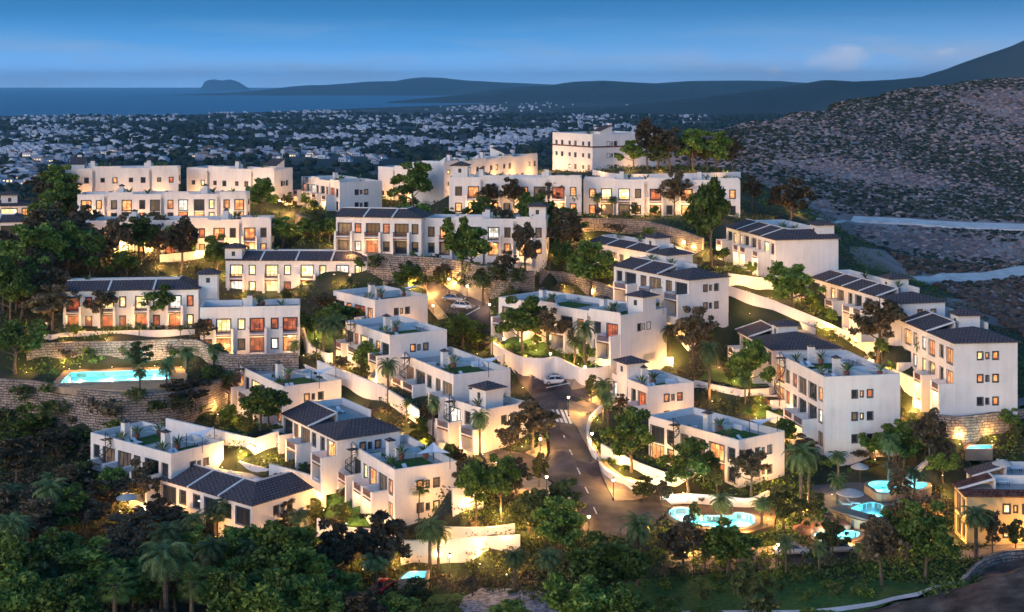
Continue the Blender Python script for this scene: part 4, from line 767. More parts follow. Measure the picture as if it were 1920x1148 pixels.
# ------------------------------------------------------------------ yards, lawns, decks, pools
def smooth(pts, n=4):
    out = []; m_ = len(pts)
    for i in range(m_):
        p0, p1, p2, p3 = [Vector(pts[(i + k) % m_]) for k in (-1, 0, 1, 2)]
        for j in range(n): t = j / n; out.append(tuple(.5 * ((2*p1) + (p2 - p0)*t + (2*p0 - 5*p1 + 4*p2 - p3)*t*t + (-p0 + 3*p1 - 3*p2 + p3)*t**3)))
    return out
PW = 620
POOLS = [
    ([(113, 719), (133, 699), (318, 694), (318, 712)], 'long rectangular turquoise pool on the left terrace', 49.3, [(150, 708, PW), (200, 705, PW), (250, 703, PW), (300, 702, PW)]),
    (smooth([(1254, 962), (1266, 953), (1292, 954), (1318, 966), (1352, 967), (1385, 962), (1413, 968), (1416, 980), (1392, 988), (1345, 989), (1300, 984), (1268, 975)]), 'curvy figure-eight pool above the lower street', 57.5, [(1280, 962, PW), (1320, 975, PW), (1360, 977, PW), (1395, 972, PW)]),
    (smooth([(1528, 1008), (1540, 997), (1600, 996), (1612, 1004), (1590, 1013), (1545, 1016)]), 'small oblong pool behind the parked silver cars', 58.5, [(1545, 1006, PW * .7), (1590, 1004, PW * .7)]),
    (smooth([(1588, 965), (1600, 952), (1632, 943), (1656, 948), (1662, 965), (1650, 978), (1615, 975)]), 'fan-shaped terraced pool right of the slate terrace', 57.3, [(1610, 965, PW * .7), (1640, 958, PW * .7)]),
    (smooth([(1628, 908), (1645, 903), (1680, 904), (1695, 912), (1680, 920), (1652, 925), (1640, 918)]), 'upper leaf-shaped pool behind a dark tree', 56.3, [(1645, 911, PW * .7), (1675, 912, PW * .5)]),
    (smooth([(1705, 912), (1712, 905), (1735, 906), (1738, 912), (1722, 918)]), 'tiny upper pool right of the leaf-shaped one', 56.35, [(1720, 911, PW * .4)]),
    ([(752, 1086), (766, 1074), (800, 1072), (796, 1084)], 'small private pool hidden behind trees at bottom centre', 60.9, [(775, 1080, PW * .5)]),
    ([(1812, 842), (1820, 836), (1862, 835), (1856, 842)], 'glowing slot pool at the right edge below the stone wall', 53.8, [(1835, 839, PW * .4)])]
for a_ in POOLS: q_ = [P(x, y, a_[2]) for x, y in a_[0]]; POOLPOLY.append([(p.x, p.y) for p in q_])

drape('driveway', [(1770, 776), (1830, 772), (1880, 760), (1990, 740), (1990, 765), (1880, 774), (1800, 782)], M['darkpave'], .08)
tag(bpy.data.objects['driveway'], 'dark grey driveway at the right edge', kind='structure')
for pl, lb in [([(600, 945), (640, 905), (700, 940), (745, 985), (690, 988), (640, 984), (606, 968)], 'l'), ([(575, 640), (575, 605), (615, 610), (640, 660), (630, 668), (600, 655)], 'l'), ([(940, 645), (960, 630), (1060, 662), (1120, 684), (1090, 688), (1045, 668), (1000, 668)], 'l'),
               ([(1304, 716), (1330, 690), (1420, 705), (1445, 722), (1395, 728)], 'l'), ([(1390, 775), (1420, 755), (1520, 790), (1545, 810), (1480, 790)], 'l'), ([(1640, 680), (1700, 700), (1780, 736), (1770, 742), (1690, 705)], 'l'),
               ([(1120, 1148), (1160, 1098), (1260, 1082), (1400, 1072), (1560, 1085), (1700, 1090), (1760, 1100), (1650, 1140), (1600, 1150)], 'l'), ([(500, 1148), (600, 1132), (760, 1122), (870, 1112), (880, 1125), (700, 1148)], 'l')]:
    drape('lawn', pl, M['lawn'], .06, sink=.4, label='clipped green lawn')
drape('forecourt', [(870, 1120), (905, 1103), (1000, 1108), (1065, 1120), (1062, 1150), (880, 1160), (860, 1140)], M['cobble'], .08, label='grey cobbled forecourt at bottom centre')
drape('path', [(985, 1150), (1200, 1148), (1380, 1146), (1560, 1141), (1640, 1130), (1720, 1112), (1810, 1090), (1812, 1094), (1720, 1120), (1640, 1138), (1560, 1150), (1380, 1156)], M['path'], .1, label='pale kerb path at lower right')
drape('lower_road', [(1240, 1062), (1300, 1052), (1420, 1046), (1500, 1040), (1620, 1036), (1640, 1052), (1560, 1062), (1440, 1068), (1300, 1076)], M['asphalt'], .07, label='lower street with parked cars')
drape('lower_pavement', [(1240, 1045), (1300, 1035), (1420, 1028), (1520, 1022), (1620, 1018), (1640, 1032), (1520, 1038), (1420, 1044), (1300, 1050), (1240, 1060)], M['paving'], .14, edge=.2, label='lower pavement behind the parked cars')
drape('villa_road', [(1790, 1035), (1850, 1026), (1960, 1020), (1960, 1034), (1850, 1044), (1800, 1052)], M['paving'], .1, label='lit lane in front of the yellow villa')
drape('bare_earth', [(990, 1150), (1560, 1152), (1650, 1142), (1740, 1120), (1812, 1098), (1850, 1060), (1960, 1040), (2050, 1060), (2050, 1200), (1000, 1200)], M['earth'], .05, label='bare brown earth mound at the lower right corner')
drape('slate_terrace', [(1520, 915), (1530, 890), (1580, 880), (1660, 868), (1735, 872), (1745, 895), (1700, 935), (1660, 960), (1600, 975), (1560, 960), (1530, 945)], M['darkpave'], .0, label='dark slate pool terrace', level=HZ - 57.35, edge=1.2, holes=True, step=.45, sink=1.2)
drape('pool_deck', [(95, 722), (120, 695), (200, 688), (340, 686), (352, 700), (345, 722), (262, 733), (120, 727)], M['paving'], .0, label='sandstone deck around the rectangular pool', level=HZ - 49.42, edge=1.0, holes=True, step=.45, sink=1.2)
drape('pool_deck', [(1232, 955), (1245, 938), (1300, 936), (1345, 942), (1410, 945), (1460, 945), (1450, 985), (1400, 1000), (1330, 1002), (1270, 990), (1240, 975)], M['brown_deck'], .0, label='brown deck around the curvy pool', level=HZ - 57.62, edge=1.5, holes=True, step=.45, sink=1.2)
drape('pool_deck', [(1500, 1030), (1520, 1000), (1600, 990), (1650, 975), (1690, 940), (1720, 945), (1700, 975), (1660, 1000), (1620, 1025), (1560, 1035)], M['brown_deck'], .0, label='brown deck around the lowest pools', level=HZ - 58.62, edge=1.5, holes=True, step=.45, sink=1.2)
for pl in ([(1530, 412), (1600, 408), (1700, 412), (1800, 419), (1990, 424), (1990, 434), (1800, 429), (1700, 421), (1600, 416)], [(1712, 522), (1760, 516), (1840, 515), (1900, 504), (1990, 488), (1990, 508), (1920, 520), (1840, 529), (1760, 530), (1722, 530)]):
    drape('dirt_track', pl, M['path'], .45, step=4, edge=.9, sink=.9, label='pale dirt track crossing the scrubby slope')
def pool(pts, label, D, lights, group='blue-lit swimming pools'):
    pl = [P(x, y, D) for x, y in pts]; pl = [(p.x, p.y) for p in pl]; cx0 = sum(p[0] for p in pl) / len(pl); cy0 = sum(p[1] for p in pl) / len(pl); SUNK.append(([(x + (x - cx0) / max(1, math.hypot(x - cx0, y - cy0)) * .9, y + (y - cy0) / max(1, math.hypot(x - cx0, y - cy0)) * 1.4) for x, y in pl], 2.0)); z = HZ - D
    root = empty('swimming_pool', (sum(p[0] for p in pl) / len(pl), sum(p[1] for p in pl) / len(pl), z)); tag(root, label, 'swimming pool', group)
    ox, oy, _ = root.location; q = [(x - ox, y - oy) for x, y in pl]; n = len(q)
    k = MB(); k.q(*[(x, y, -.75) for x, y in q])
    for i in range(n): k.q((*q[i], -.75), (*q[(i+1) % n], -.75), (*q[(i+1) % n], .07), (*q[i], .07))
    k.build('basin', M['poolfloor'], root)
    wq = MB(); wq.q(*[(x * .998, y * .998, .02) for x, y in q]); wq.build('water', M['water'], root)
    c = MB(); out = []
    for i in range(n):
        a = Vector(q[(i+1) % n]) - Vector(q[i-1]); nn = Vector((a.y, -a.x)).normalized(); v = Vector(q[i]); 
        o1 = v + nn * .55
        if o1.length < v.length: o1 = v - nn * .55
        out.append(tuple(o1))
    for i in range(n): j = (i+1) % n; c.q((*q[i], .07), (*q[j], .07), (*out[j], .07), (*out[i], .07)); c.q((*out[i], .07), (*out[j], .07), (*out[j], -1.6), (*out[i], -1.6))
    c.build('coping', M['paving'], root)
    for (x, y, pw) in lights:
        p = P(x, y, D); point('underwater_lamp', (p.x - ox, p.y - oy, -.3), pw * (.6 if D > 50 else 1), (.30, .86, 1.0), .3, root)
    return root
for a_ in POOLS: pool(*a_)

# ------------------------------------------------------------------ ground sheet, sea, hills, far town
nc, rows = 520, []
y = 96.0
while y < 60000: rows.append(y); y *= 1.0052 if y < 420 else (1.009 if y < 1200 else 1.016)
Yr = np.array(rows); tx = np.linspace(-.62, .62, nc); Yg, Tg = np.meshgrid(Yr, tx, indexing='ij'); Xg = Tg * np.maximum(Yg, 180.0); Dg = groundD(Xg, Yg)
Dg = np.where(Yg < 900, Dg, Dg)
for pl, s_ in SUNK:
    xs = [p[0] for p in pl]; ys = [p[1] for p in pl]; m_ = (Xg > min(xs)) & (Xg < max(xs)) & (Yg > min(ys)) & (Yg < max(ys))
    if m_.any():
        idx = np.where(m_); ins = inpoly(Xg[idx], Yg[idx], pl); Dg[idx[0][ins], idx[1][ins]] += s_
bump = .18 * np.sin(Xg * 1.3 + np.sin(Yg * .7)) * np.sin(Yg * 1.1)
hillm = ((Xg > 95) & (Yg > 250) & (Yg < 1100)); Dg = Dg - np.where(hillm, np.abs(bump) * 3, 0)
nr = len(rows); vv = np.stack([Xg, Yg, HZ - Dg], -1).reshape(-1, 3); ii = np.arange(nr * nc).reshape(nr, nc)
ff = np.stack([ii[:-1, :-1], ii[:-1, 1:], ii[1:, 1:], ii[1:, :-1]], -1).reshape(-1, 4)
me = bpy.data.meshes.new('ground'); me.vertices.add(len(vv)); me.vertices.foreach_set('co', vv.ravel()); me.loops.add(ff.size); me.loops.foreach_set('vertex_index', ff.ravel().astype(np.int32))
me.polygons.add(len(ff)); me.polygons.foreach_set('loop_start', np.arange(0, ff.size, 4, dtype=np.int32)); me.update(calc_edges=True)
me.materials.append(M['soil']); me.materials.append(M['hill']); me.materials.append(M['farland'])
cX = Xg[:-1, :-1]; cY = Yg[:-1, :-1]; mi = np.where(cY > 820, 2, np.where((cY > 250) & (cX > np.where(cY > 400, 62, 86) + 8 * np.sin(cY / 9)) & (cY > 262 - 60 * np.clip((cX - 95) / 60, 0, 1)), 1, 0))
me.polygons.foreach_set('material_index', mi.ravel().astype(np.int32)); me.polygons.foreach_set('use_smooth', [True] * len(ff)); me.update()
tag(link('ground', me), 'hillside, valley floor and coastal plain', kind='structure')
s = MB(); s.q((-150000, 6000, .0), (150000, 6000, .0), (150000, 110000, 0), (-150000, 110000, 0)); tag(s.build('sea', M['sea']), 'calm blue sea', kind='structure')
def ridge(name, prof, Y, depth, label, base=0, mat='farhill', n=160):
    """hill range with real depth; prof are pixel points of its skyline"""
    xs = [p[0] for p in prof]; m = MB(); nx, ny = n, 14; rng = random.Random(len(prof) + int(Y))
    for j in range(ny):
        t = j / (ny - 1); sh = math.sin(math.pi * min(1, t * 1.0)) ** .8 if 0 < t < 1 else 0
        for i in range(nx):
            px = xs[0] + (xs[-1] - xs[0]) * i / (nx - 1); py = np.interp(px, xs, [p[1] for p in prof]); yy = Y + depth * (t - .5)
            top = HZ - (py - HY) / FP * Y; x = (px - 960) / FP * Y
            k = sh * (1 + .10 * math.sin(i * .33 + j * 1.7) * (1 - sh)); m.v.append((x + (t - .5) * depth * .15 * math.sin(i * .21), yy, base + (top - base) * k - (20 if sh == 0 else 0)))
    for j in range(ny - 1):
        for i in range(nx - 1): m.f.append((j*nx+i, j*nx+i+1, (j+1)*nx+i+1, (j+1)*nx+i))
    return tag(m.build(name, M[mat], smooth=True), label, kind='structure')
ridge('rock_headland', [(383, 170), (386, 160), (391, 150), (402, 149), (416, 151), (432, 149), (444, 153), (456, 159), (472, 170)], 45000, 1500, 'flat-topped rock headland on the sea horizon', n=60)
ridge('hills', [(440, 177), (500, 172), (540, 163), (575, 160), (640, 159), (690, 153), (740, 152), (800, 145), (830, 146), (870, 151), (930, 154), (1000, 157), (1060, 160), (1110, 163), (1300, 166)], 26000, 9000, 'far low hill range beyond the bay')
ridge('hills', [(800, 188), (880, 176), (960, 164), (1040, 160), (1085, 153), (1130, 151), (1180, 154), (1230, 157), (1290, 152), (1380, 151), (1460, 152), (1500, 155), (1560, 156), (1640, 157)], 15000, 6000, 'second range of blue hills behind the plain')
ridge('hills', [(1060, 214), (1160, 200), (1280, 188), (1400, 172), (1500, 159), (1550, 150), (1600, 153), (1680, 149), (1740, 143), (1800, 126), (1850, 104), (1900, 86), (1960, 58), (2100, 22), (2300, 8), (2500, 34)], 7500, 1500, 'dark mountain rising at the right edge', 30)
rng = random.Random(5)
protos = []
for k in range(7):
    w_, d_, h_ = rng.uniform(8, 15), rng.uniform(7, 11), rng.uniform(3.5, 6)
    m = MB(); m.box(-w_/2, w_/2, -d_/2, d_/2, -3, h_); 
    if k % 2: m.box(-w_/2 + 1, w_*.1, -d_/2 + 1, d_/2, h_ + .003, h_ + 2.8)
    else: m.box(w_/2 + .01, w_/2 + w_*.4, -d_/2 + 2, d_/2 - 1, -3, h_ * .55)
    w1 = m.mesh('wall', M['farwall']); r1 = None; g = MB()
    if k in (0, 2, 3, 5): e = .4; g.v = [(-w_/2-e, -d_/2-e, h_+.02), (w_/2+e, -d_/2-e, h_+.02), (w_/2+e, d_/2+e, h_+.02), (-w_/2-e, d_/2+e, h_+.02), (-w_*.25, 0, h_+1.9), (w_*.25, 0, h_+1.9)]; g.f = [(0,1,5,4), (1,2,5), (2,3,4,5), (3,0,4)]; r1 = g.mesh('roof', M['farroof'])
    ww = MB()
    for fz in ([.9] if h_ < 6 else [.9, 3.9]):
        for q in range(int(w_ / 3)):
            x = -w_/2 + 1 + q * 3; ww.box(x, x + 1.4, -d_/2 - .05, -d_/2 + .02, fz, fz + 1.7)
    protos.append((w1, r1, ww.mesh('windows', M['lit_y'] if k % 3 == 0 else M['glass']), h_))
sizes = ['small', 'wide', 'compact', 'tall', 'low', 'broad', 'boxy']
def town_spot():
    while True:
        cx_, cy_, sx, sy = rng.choice(TOWN); px = rng.gauss(cx_, sx * .62); py = rng.gauss(cy_, sy * .8)
        if not (-60 < px < 1560): continue
        if px > 1330 and py > 222: continue
        if py < 200 and px < 880: continue
        if py > 350: continue
        X = None
        Ys = 850 * (24 ** np.linspace(0, 1, 260)); XX = (px - 960) / FP * Ys; zg = HZ - groundD(XX, Ys); zr = HZ - (py - HY) / FP * Ys; bl = np.where(zr < zg)[0]
        if len(bl) and 0 < bl[0] < 259:
            Y = Ys[bl[0]]; d = float(groundD(np.array([(px-960)/FP*Y]), np.array([Y]))[0])
            if d < 149.5: return ((px - 960) / FP * Y, Y, HZ - d), px, py
TOWN = [(40, 226, 70, 3), (160, 224, 80, 3), (300, 224, 70, 3), (470, 222, 60, 3), (620, 222, 70, 3), (240, 262, 90, 6), (20, 285, 60, 8), (150, 290, 80, 9), (430, 290, 70, 8), (730, 222, 60, 3), (860, 222, 50, 4), (70, 240, 50, 5), (110, 250, 60, 4), (150, 245, 60, 6), (240, 245, 50, 6), (420, 212, 30, 1.6), (590, 211, 60, 2), (400, 262, 30, 2), (640, 252, 40, 8), (600, 262, 60, 7), (690, 240, 40, 6), (790, 232, 45, 5), (820, 240, 30, 8), (770, 268, 40, 6), (560, 285, 60, 10), (720, 262, 50, 10), (880, 240, 40, 6), (970, 250, 40, 6), (960, 262, 40, 6), (900, 285, 50, 8), (920, 275, 40, 7), (1020, 250, 20, 4),
        (300, 285, 90, 14), (60, 300, 60, 18), (30, 330, 40, 10), (60, 270, 60, 10), (1090, 180, 60, 2), (1060, 187, 60, 3), (1150, 215, 60, 6), (1230, 215, 50, 5), (1290, 218, 25, 5), (1110, 222, 40, 5), (1360, 207, 18, 5), (1400, 204, 22, 4), (1440, 196, 20, 3), (1000, 200, 60, 6), (1270, 205, 60, 5), (890, 205, 60, 5), (480, 240, 80, 12), (680, 290, 60, 8), (1080, 232, 50, 8), (190, 218, 120, 2), (1180, 240, 50, 6)]
spots = [town_spot() for _ in range(2500)]
spots.sort(key=lambda t: t[0][1]); near_ = spots[:290]; rest = spots[290:]
near_.sort(key=lambda t: t[1]); 
landm = [(0, 'at the far left edge of the plain'), (150, 'on the plain beyond the left rows'), (380, 'on the plain below the headland'), (560, 'on the plain left of centre'), (760, 'on the plain behind the centre-left tree'), (950, 'on the plain left of the hotel block'), (1120, 'on the slope just behind the hotel block'), (1300, 'below the foot of the scrubby hill')]
cnt = {}
def ordn(i): 
    w_ = ['first', 'second', 'third', 'fourth', 'fifth', 'sixth', 'seventh', 'eighth', 'ninth', 'tenth', 'eleventh', 'twelfth', 'thirteenth', 'fourteenth', 'fifteenth', 'sixteenth', 'seventeenth', 'eighteenth', 'nineteenth', 'twentieth']
    return w_[i] if i < 20 else f'{i+1}th'
for (pos, px, py) in near_:
    k = rng.randrange(7); w1, r1, ww, h_ = protos[k]; lm = [t for t in landm if t[0] <= max(px, 0)][-1][1]; cnt[(k, lm)] = cnt.get((k, lm), 0) + 1
    o = empty('distant_house', pos, rng.uniform(-.7, .7)); o.scale = [rng.uniform(.8, 1.25)] * 3
    tag(o, f"{sizes[k]} white far house, {ordn(cnt[(k, lm)] - 1)} from left {lm}", 'house', 'far houses on the coastal plain')
    a_ = link('wall', w1, o)
    if r1: link('roof', r1, o)
    tag(link('windows', ww, o), kind=None); o.children[-1].name = 'window_row'
fm = MB()
for (pos, px, py) in rest:
    w_, d_, h_ = rng.uniform(8, 18), rng.uniform(7, 11), rng.uniform(3.5, 6) * (1 + pos[1] / 12000); a = rng.uniform(-.6, .6); ca, sa = math.cos(a), math.sin(a); i = len(fm.v); fm.box(-w_/2, w_/2, -d_/2, d_/2, -2, h_)
    if rng.random() < .5: fm.box(-w_/2, w_*.1, -d_/2+1, d_/2, h_+.01, h_ + 2.6)
    for q in range(i, len(fm.v)): x, y, z = fm.v[q]; fm.v[q] = (pos[0] + x*ca - y*sa, pos[1] + x*sa + y*ca, pos[2] + z)
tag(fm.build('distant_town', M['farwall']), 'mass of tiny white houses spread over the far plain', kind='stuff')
# tree cover of the plain
ft = MB()
for _ in range(14000):
    Y = 900 * (8.5 ** rng.random()); X = rng.uniform(-.40, .26) * Y; cl = math.sin(X / 90 + 2 * math.sin(Y / 300)) + math.sin(Y / 170 + X / 400)
    if cl < rng.uniform(-1.6, .9): continue
    d = None; r_ = rng.uniform(2.5, 6) * (1 + Y / 4000); ft.v.append((X, Y, r_)) ; ft.f.append(None)
pts_ = np.array(ft.v); gd = groundD(pts_[:, 0], pts_[:, 1]); ft = MB()
for (X, Y, r_), d in zip(pts_, gd):
    if d < 148.8: ft.blob((X, Y, HZ - d + r_ * .4), r_, r_, r_ * .8, rng)
tag(ft.build('far_woods', M['farleaf']), 'dark tree cover of the coastal plain', kind='stuff')

# ------------------------------------------------------------------ vegetation
def leafmesh(name, clumps, per, size, rng, mat, droop=0):
    """clumps: list of (centre, radius); many small folded leaf faces"""
    nr_ = np.random.RandomState(rng.randrange(1 << 30)); C_ = []
    for (c, r_), in [((q[0], q[1]),) for q in clumps]:
        n = int(per * (r_ ** 2) / .6) + 20; d = nr_.normal(size=(n, 3)); d /= np.linalg.norm(d, axis=1)[:, None]; rr = r_ * (nr_.rand(n) ** .33)[:, None]
        p = np.array(c) + d * rr * np.array([1, 1, .72]); C_.append(p)
    Pn = np.concatenate(C_); n = len(Pn); a = nr_.normal(size=(n, 3)); a /= np.linalg.norm(a, axis=1)[:, None]; b_ = np.cross(a, nr_.normal(size=(n, 3))); b_ /= np.linalg.norm(b_, axis=1)[:, None]
    s_ = size * (.6 + .9 * nr_.rand(n))[:, None]; V = np.stack([Pn - a*s_*.7, Pn + b_*s_*.38 , Pn + a*s_*.7, Pn - b_*s_*.38], 1).reshape(-1, 3); F_ = np.arange(n*4).reshape(n, 4)
    me = bpy.data.meshes.new(name); me.from_pydata(V.tolist(), [], F_.tolist()); me.materials.append(mat); return me
def broadleaf(kind, seed):
    rng = random.Random(seed); H = 8.0; root = empty('tree', (0, 0, 0)); mat = {'g': 'leaf', 'd': 'leafd', 'o': 'leafo'}[kind]
    t = MB(); cl = []; th = {'g': 2.2, 'd': 2.0, 'o': 2.4}[kind] + rng.uniform(-.4, .5); lean = rng.uniform(-.3, .3)
    t.tube([(0, 0, -1.0), (0, 0, 0), (lean * .4, .1, th * .5), (lean, 0, th), (lean * 1.3, 0, th + 2.2), (lean, 0, 7.0)], [.26, .22, .17, .14, .09, .03], 7)
    nb = rng.randrange(9, 13); 
    for k in range(nb):
        a = 2.4 * k + rng.uniform(-.4, .4); z0 = th + (5.2 - th) * k / nb * .95; rr = rng.uniform(1.4, 2.5) * (1 - .35 * max(0, (z0 - 3) / 3)); z1 = z0 + rng.uniform(.7, 1.7)
        e = (lean + rr * math.cos(a), rr * math.sin(a), z1); mdl = (lean + rr * .5 * math.cos(a), rr * .5 * math.sin(a), (z0 + z1) / 2 - .1); t.tube([(lean, 0, z0), mdl, e], [.09, .06, .025], 5, False)
        for j in range(rng.randrange(2, 4)):
            q = rng.uniform(.35, .62) * (1.15 if kind == 'g' else 1); cl.append(((e[0] + rng.uniform(-.75, .75), e[1] + rng.uniform(-.75, .75), e[2] + rng.uniform(-.5, .6)), q * (1.35 if kind == 'g' else 1.1)))
    for k in range(7): cl.append(((lean + rng.uniform(-1.1, 1.1), rng.uniform(-1.1, 1.1), rng.uniform(5.2, 7.3)), rng.uniform(.5, .85)))
    for k in range(5): cl.append(((lean + rng.uniform(-.9, .9), rng.uniform(-.9, .9), rng.uniform(th + .8, 5.5)), rng.uniform(.6, 1.0)))
    t.build('trunk', M['bark'], root); link('crown', leafmesh('crown', cl, 105 if kind == 'g' else 80, .33 if kind == 'g' else .33, rng, M[mat]), root); return root
def palm(kind, seed):
    rng = random.Random(seed); root = empty('palm_tree', (0, 0, 0)); t = MB(); H = 6.2; cx_ = rng.uniform(-.4, .4)
    pts, rs = [], []
    for k in range(9): f = k / 8; pts.append((cx_ * f * f, 0, -1 + (H + 1) * f)); rs.append(.24 - .06 * f + (.03 if k % 2 else 0) + (.10 if k == 8 else 0))
    t.tube(pts, rs, 8); t.build('trunk', M['bark'], root); m = MB()
    if kind == 'p':
        for k in range(34):
            a = 2.399 * k + rng.uniform(-.15, .15); el = 1.25 - 1.75 * (k / 33) + rng.uniform(-.1, .1); L_ = rng.uniform(2.3, 2.9); pp = []; p = Vector((cx_, 0, H)); e = el
            for j in range(9): pp.append(p.copy()); p = p + Vector((math.cos(a) * math.cos(e), math.sin(a) * math.cos(e), math.sin(e))) * L_ / 8; e -= .17 + .03 * j
            m.tube(pp, [.035] * 8 + [.01], 3, False); sd = Vector((-math.sin(a), math.cos(a), 0))
            for j in range(1, 9):
                for h_ in range(3):
                    q = pp[j-1].lerp(pp[j], h_ / 3); dr = (pp[j] - pp[j-1]).normalized(); ll = .62 * math.sin(math.pi * min(1, (j + h_/3) / 9.2) ** .8) + .12
                    for s_ in (-1, 1):
                        tip = q + sd * s_ * ll * .8 + dr * ll * .55 + Vector((0, 0, -.28 * ll)); m.q(q - dr * .055, tip, q + dr * .055)
    else:
        for k in range(30):
            a = 2.399 * k; el = 1.1 - 2.0 * (k / 29); st = Vector((math.cos(a) * math.cos(el), math.sin(a) * math.cos(el), math.sin(el))); b0 = Vector((cx_, 0, H)); c = b0 + st * rng.uniform(.8, 1.1); m.tube([b0, c], .03, 3, False)
            sd = Vector((-math.sin(a), math.cos(a), 0)); up = st.cross(sd)
            for j in range(13):
                t_ = (j - 6) / 6 * 1.35; d = st * math.cos(t_) + sd * math.sin(t_); tip = c + d * .95 + Vector((0, 0, -.25)); m.q(c, c + d * .5 + sd * .05 + up * .03, tip, c + d * .5 - sd * .05)
    m.build('crown', M['frond' if kind == 'p' else 'fan'], root); return root
def shrub(kind, seed):
    rng = random.Random(seed); cl = [((rng.uniform(-.5, .5), rng.uniform(-.5, .5), rng.uniform(.15, .7)), rng.uniform(.3, .5)) for _ in range(6)]
    root = link('shrub', leafmesh('shrub', cl, 75, .17, rng, M[{'g': 'leaf', 'o': 'leafo', 'd': 'leafd'}[kind]])); return root
PROT = {'g': [broadleaf('g', 11), broadleaf('g', 12), broadleaf('g', 13)], 'd': [broadleaf('d', 21), broadleaf('d', 22), broadleaf('d', 23)], 'o': [broadleaf('o', 31), broadleaf('o', 32)],
        'p': [palm('p', 41), palm('p', 42)], 'f': [palm('f', 51)], 's': [shrub('g', 61), shrub('g', 62)], 't': [shrub('o', 63)], 'u': [shrub('d', 64)]}
PH = {'g': 8.0, 'd': 8.0, 'o': 8.0, 'p': 8.0, 'f': 7.6, 's': 1.1, 't': 1.1, 'u': 1.1}; PWD = {'g': 6.2, 'd': 6.0, 'o': 6.0, 'p': 5.0, 'f': 4.0, 's': 1.7, 't': 1.7, 'u': 1.7}
LOOK = {'g': 'leafy green tree', 'd': 'dark bronze-leaved tree', 'o': 'airy olive-green tree', 'p': 'feathery palm', 'f': 'bushy fan palm', 's': 'green shrub', 't': 'olive-toned shrub', 'u': 'dark shrub'}
CATG = {'g': ('tree', 'leafy trees among the houses'), 'd': ('tree', 'leafy trees among the houses'), 'o': ('tree', 'leafy trees among the houses'), 'p': ('palm tree', 'palms of the gardens'), 'f': ('palm tree', 'palms of the gardens'), 's': ('shrub', 'garden shrubs'), 't': ('shrub', 'garden shrubs'), 'u': ('shrub', 'garden shrubs')}
used = set(); trng = random.Random(99)
def plant(kind, px, py, hpx, wpx=None, Y=None, pos=None):
    if pos is None:
        pos = hit(px, py) if Y is None else Vector(((px - 960) / FP * Y, Y, gz((px - 960) / FP * Y, Y)))
    s = FP / pos.y; hm = hpx / s * (1.08 if kind in 'gdo' else 1.0)
    if wpx and kind in 'gdo': wpx *= 1.22
    k = trng.randrange(len(PROT[kind])); pr = PROT[kind][k]
    o = pr if (kind, k) not in used else copy_tree(pr); used.add((kind, k)); o.location = pos + Vector((0, 0, -.1)); o.rotation_euler = (0, 0, trng.uniform(0, 6.28))
    sz = hm / PH[kind]; sx = (wpx / s / PWD[kind]) if wpx else sz * trng.uniform(.85, 1.1); o.scale = (sx, sx, sz)
    sizew = ('tall ' if hm > 8.5 else 'small ' if hm < 4.5 else '') if kind in 'gdopf' else ('large ' if hm > 2 else '')
    if wpx and kind in 'gdo' and sx > sz * 1.25: sizew = 'spreading '
    later(o, sizew + LOOK[kind], *CATG[kind], pos + Vector((0, 0, hm * .6))); return o
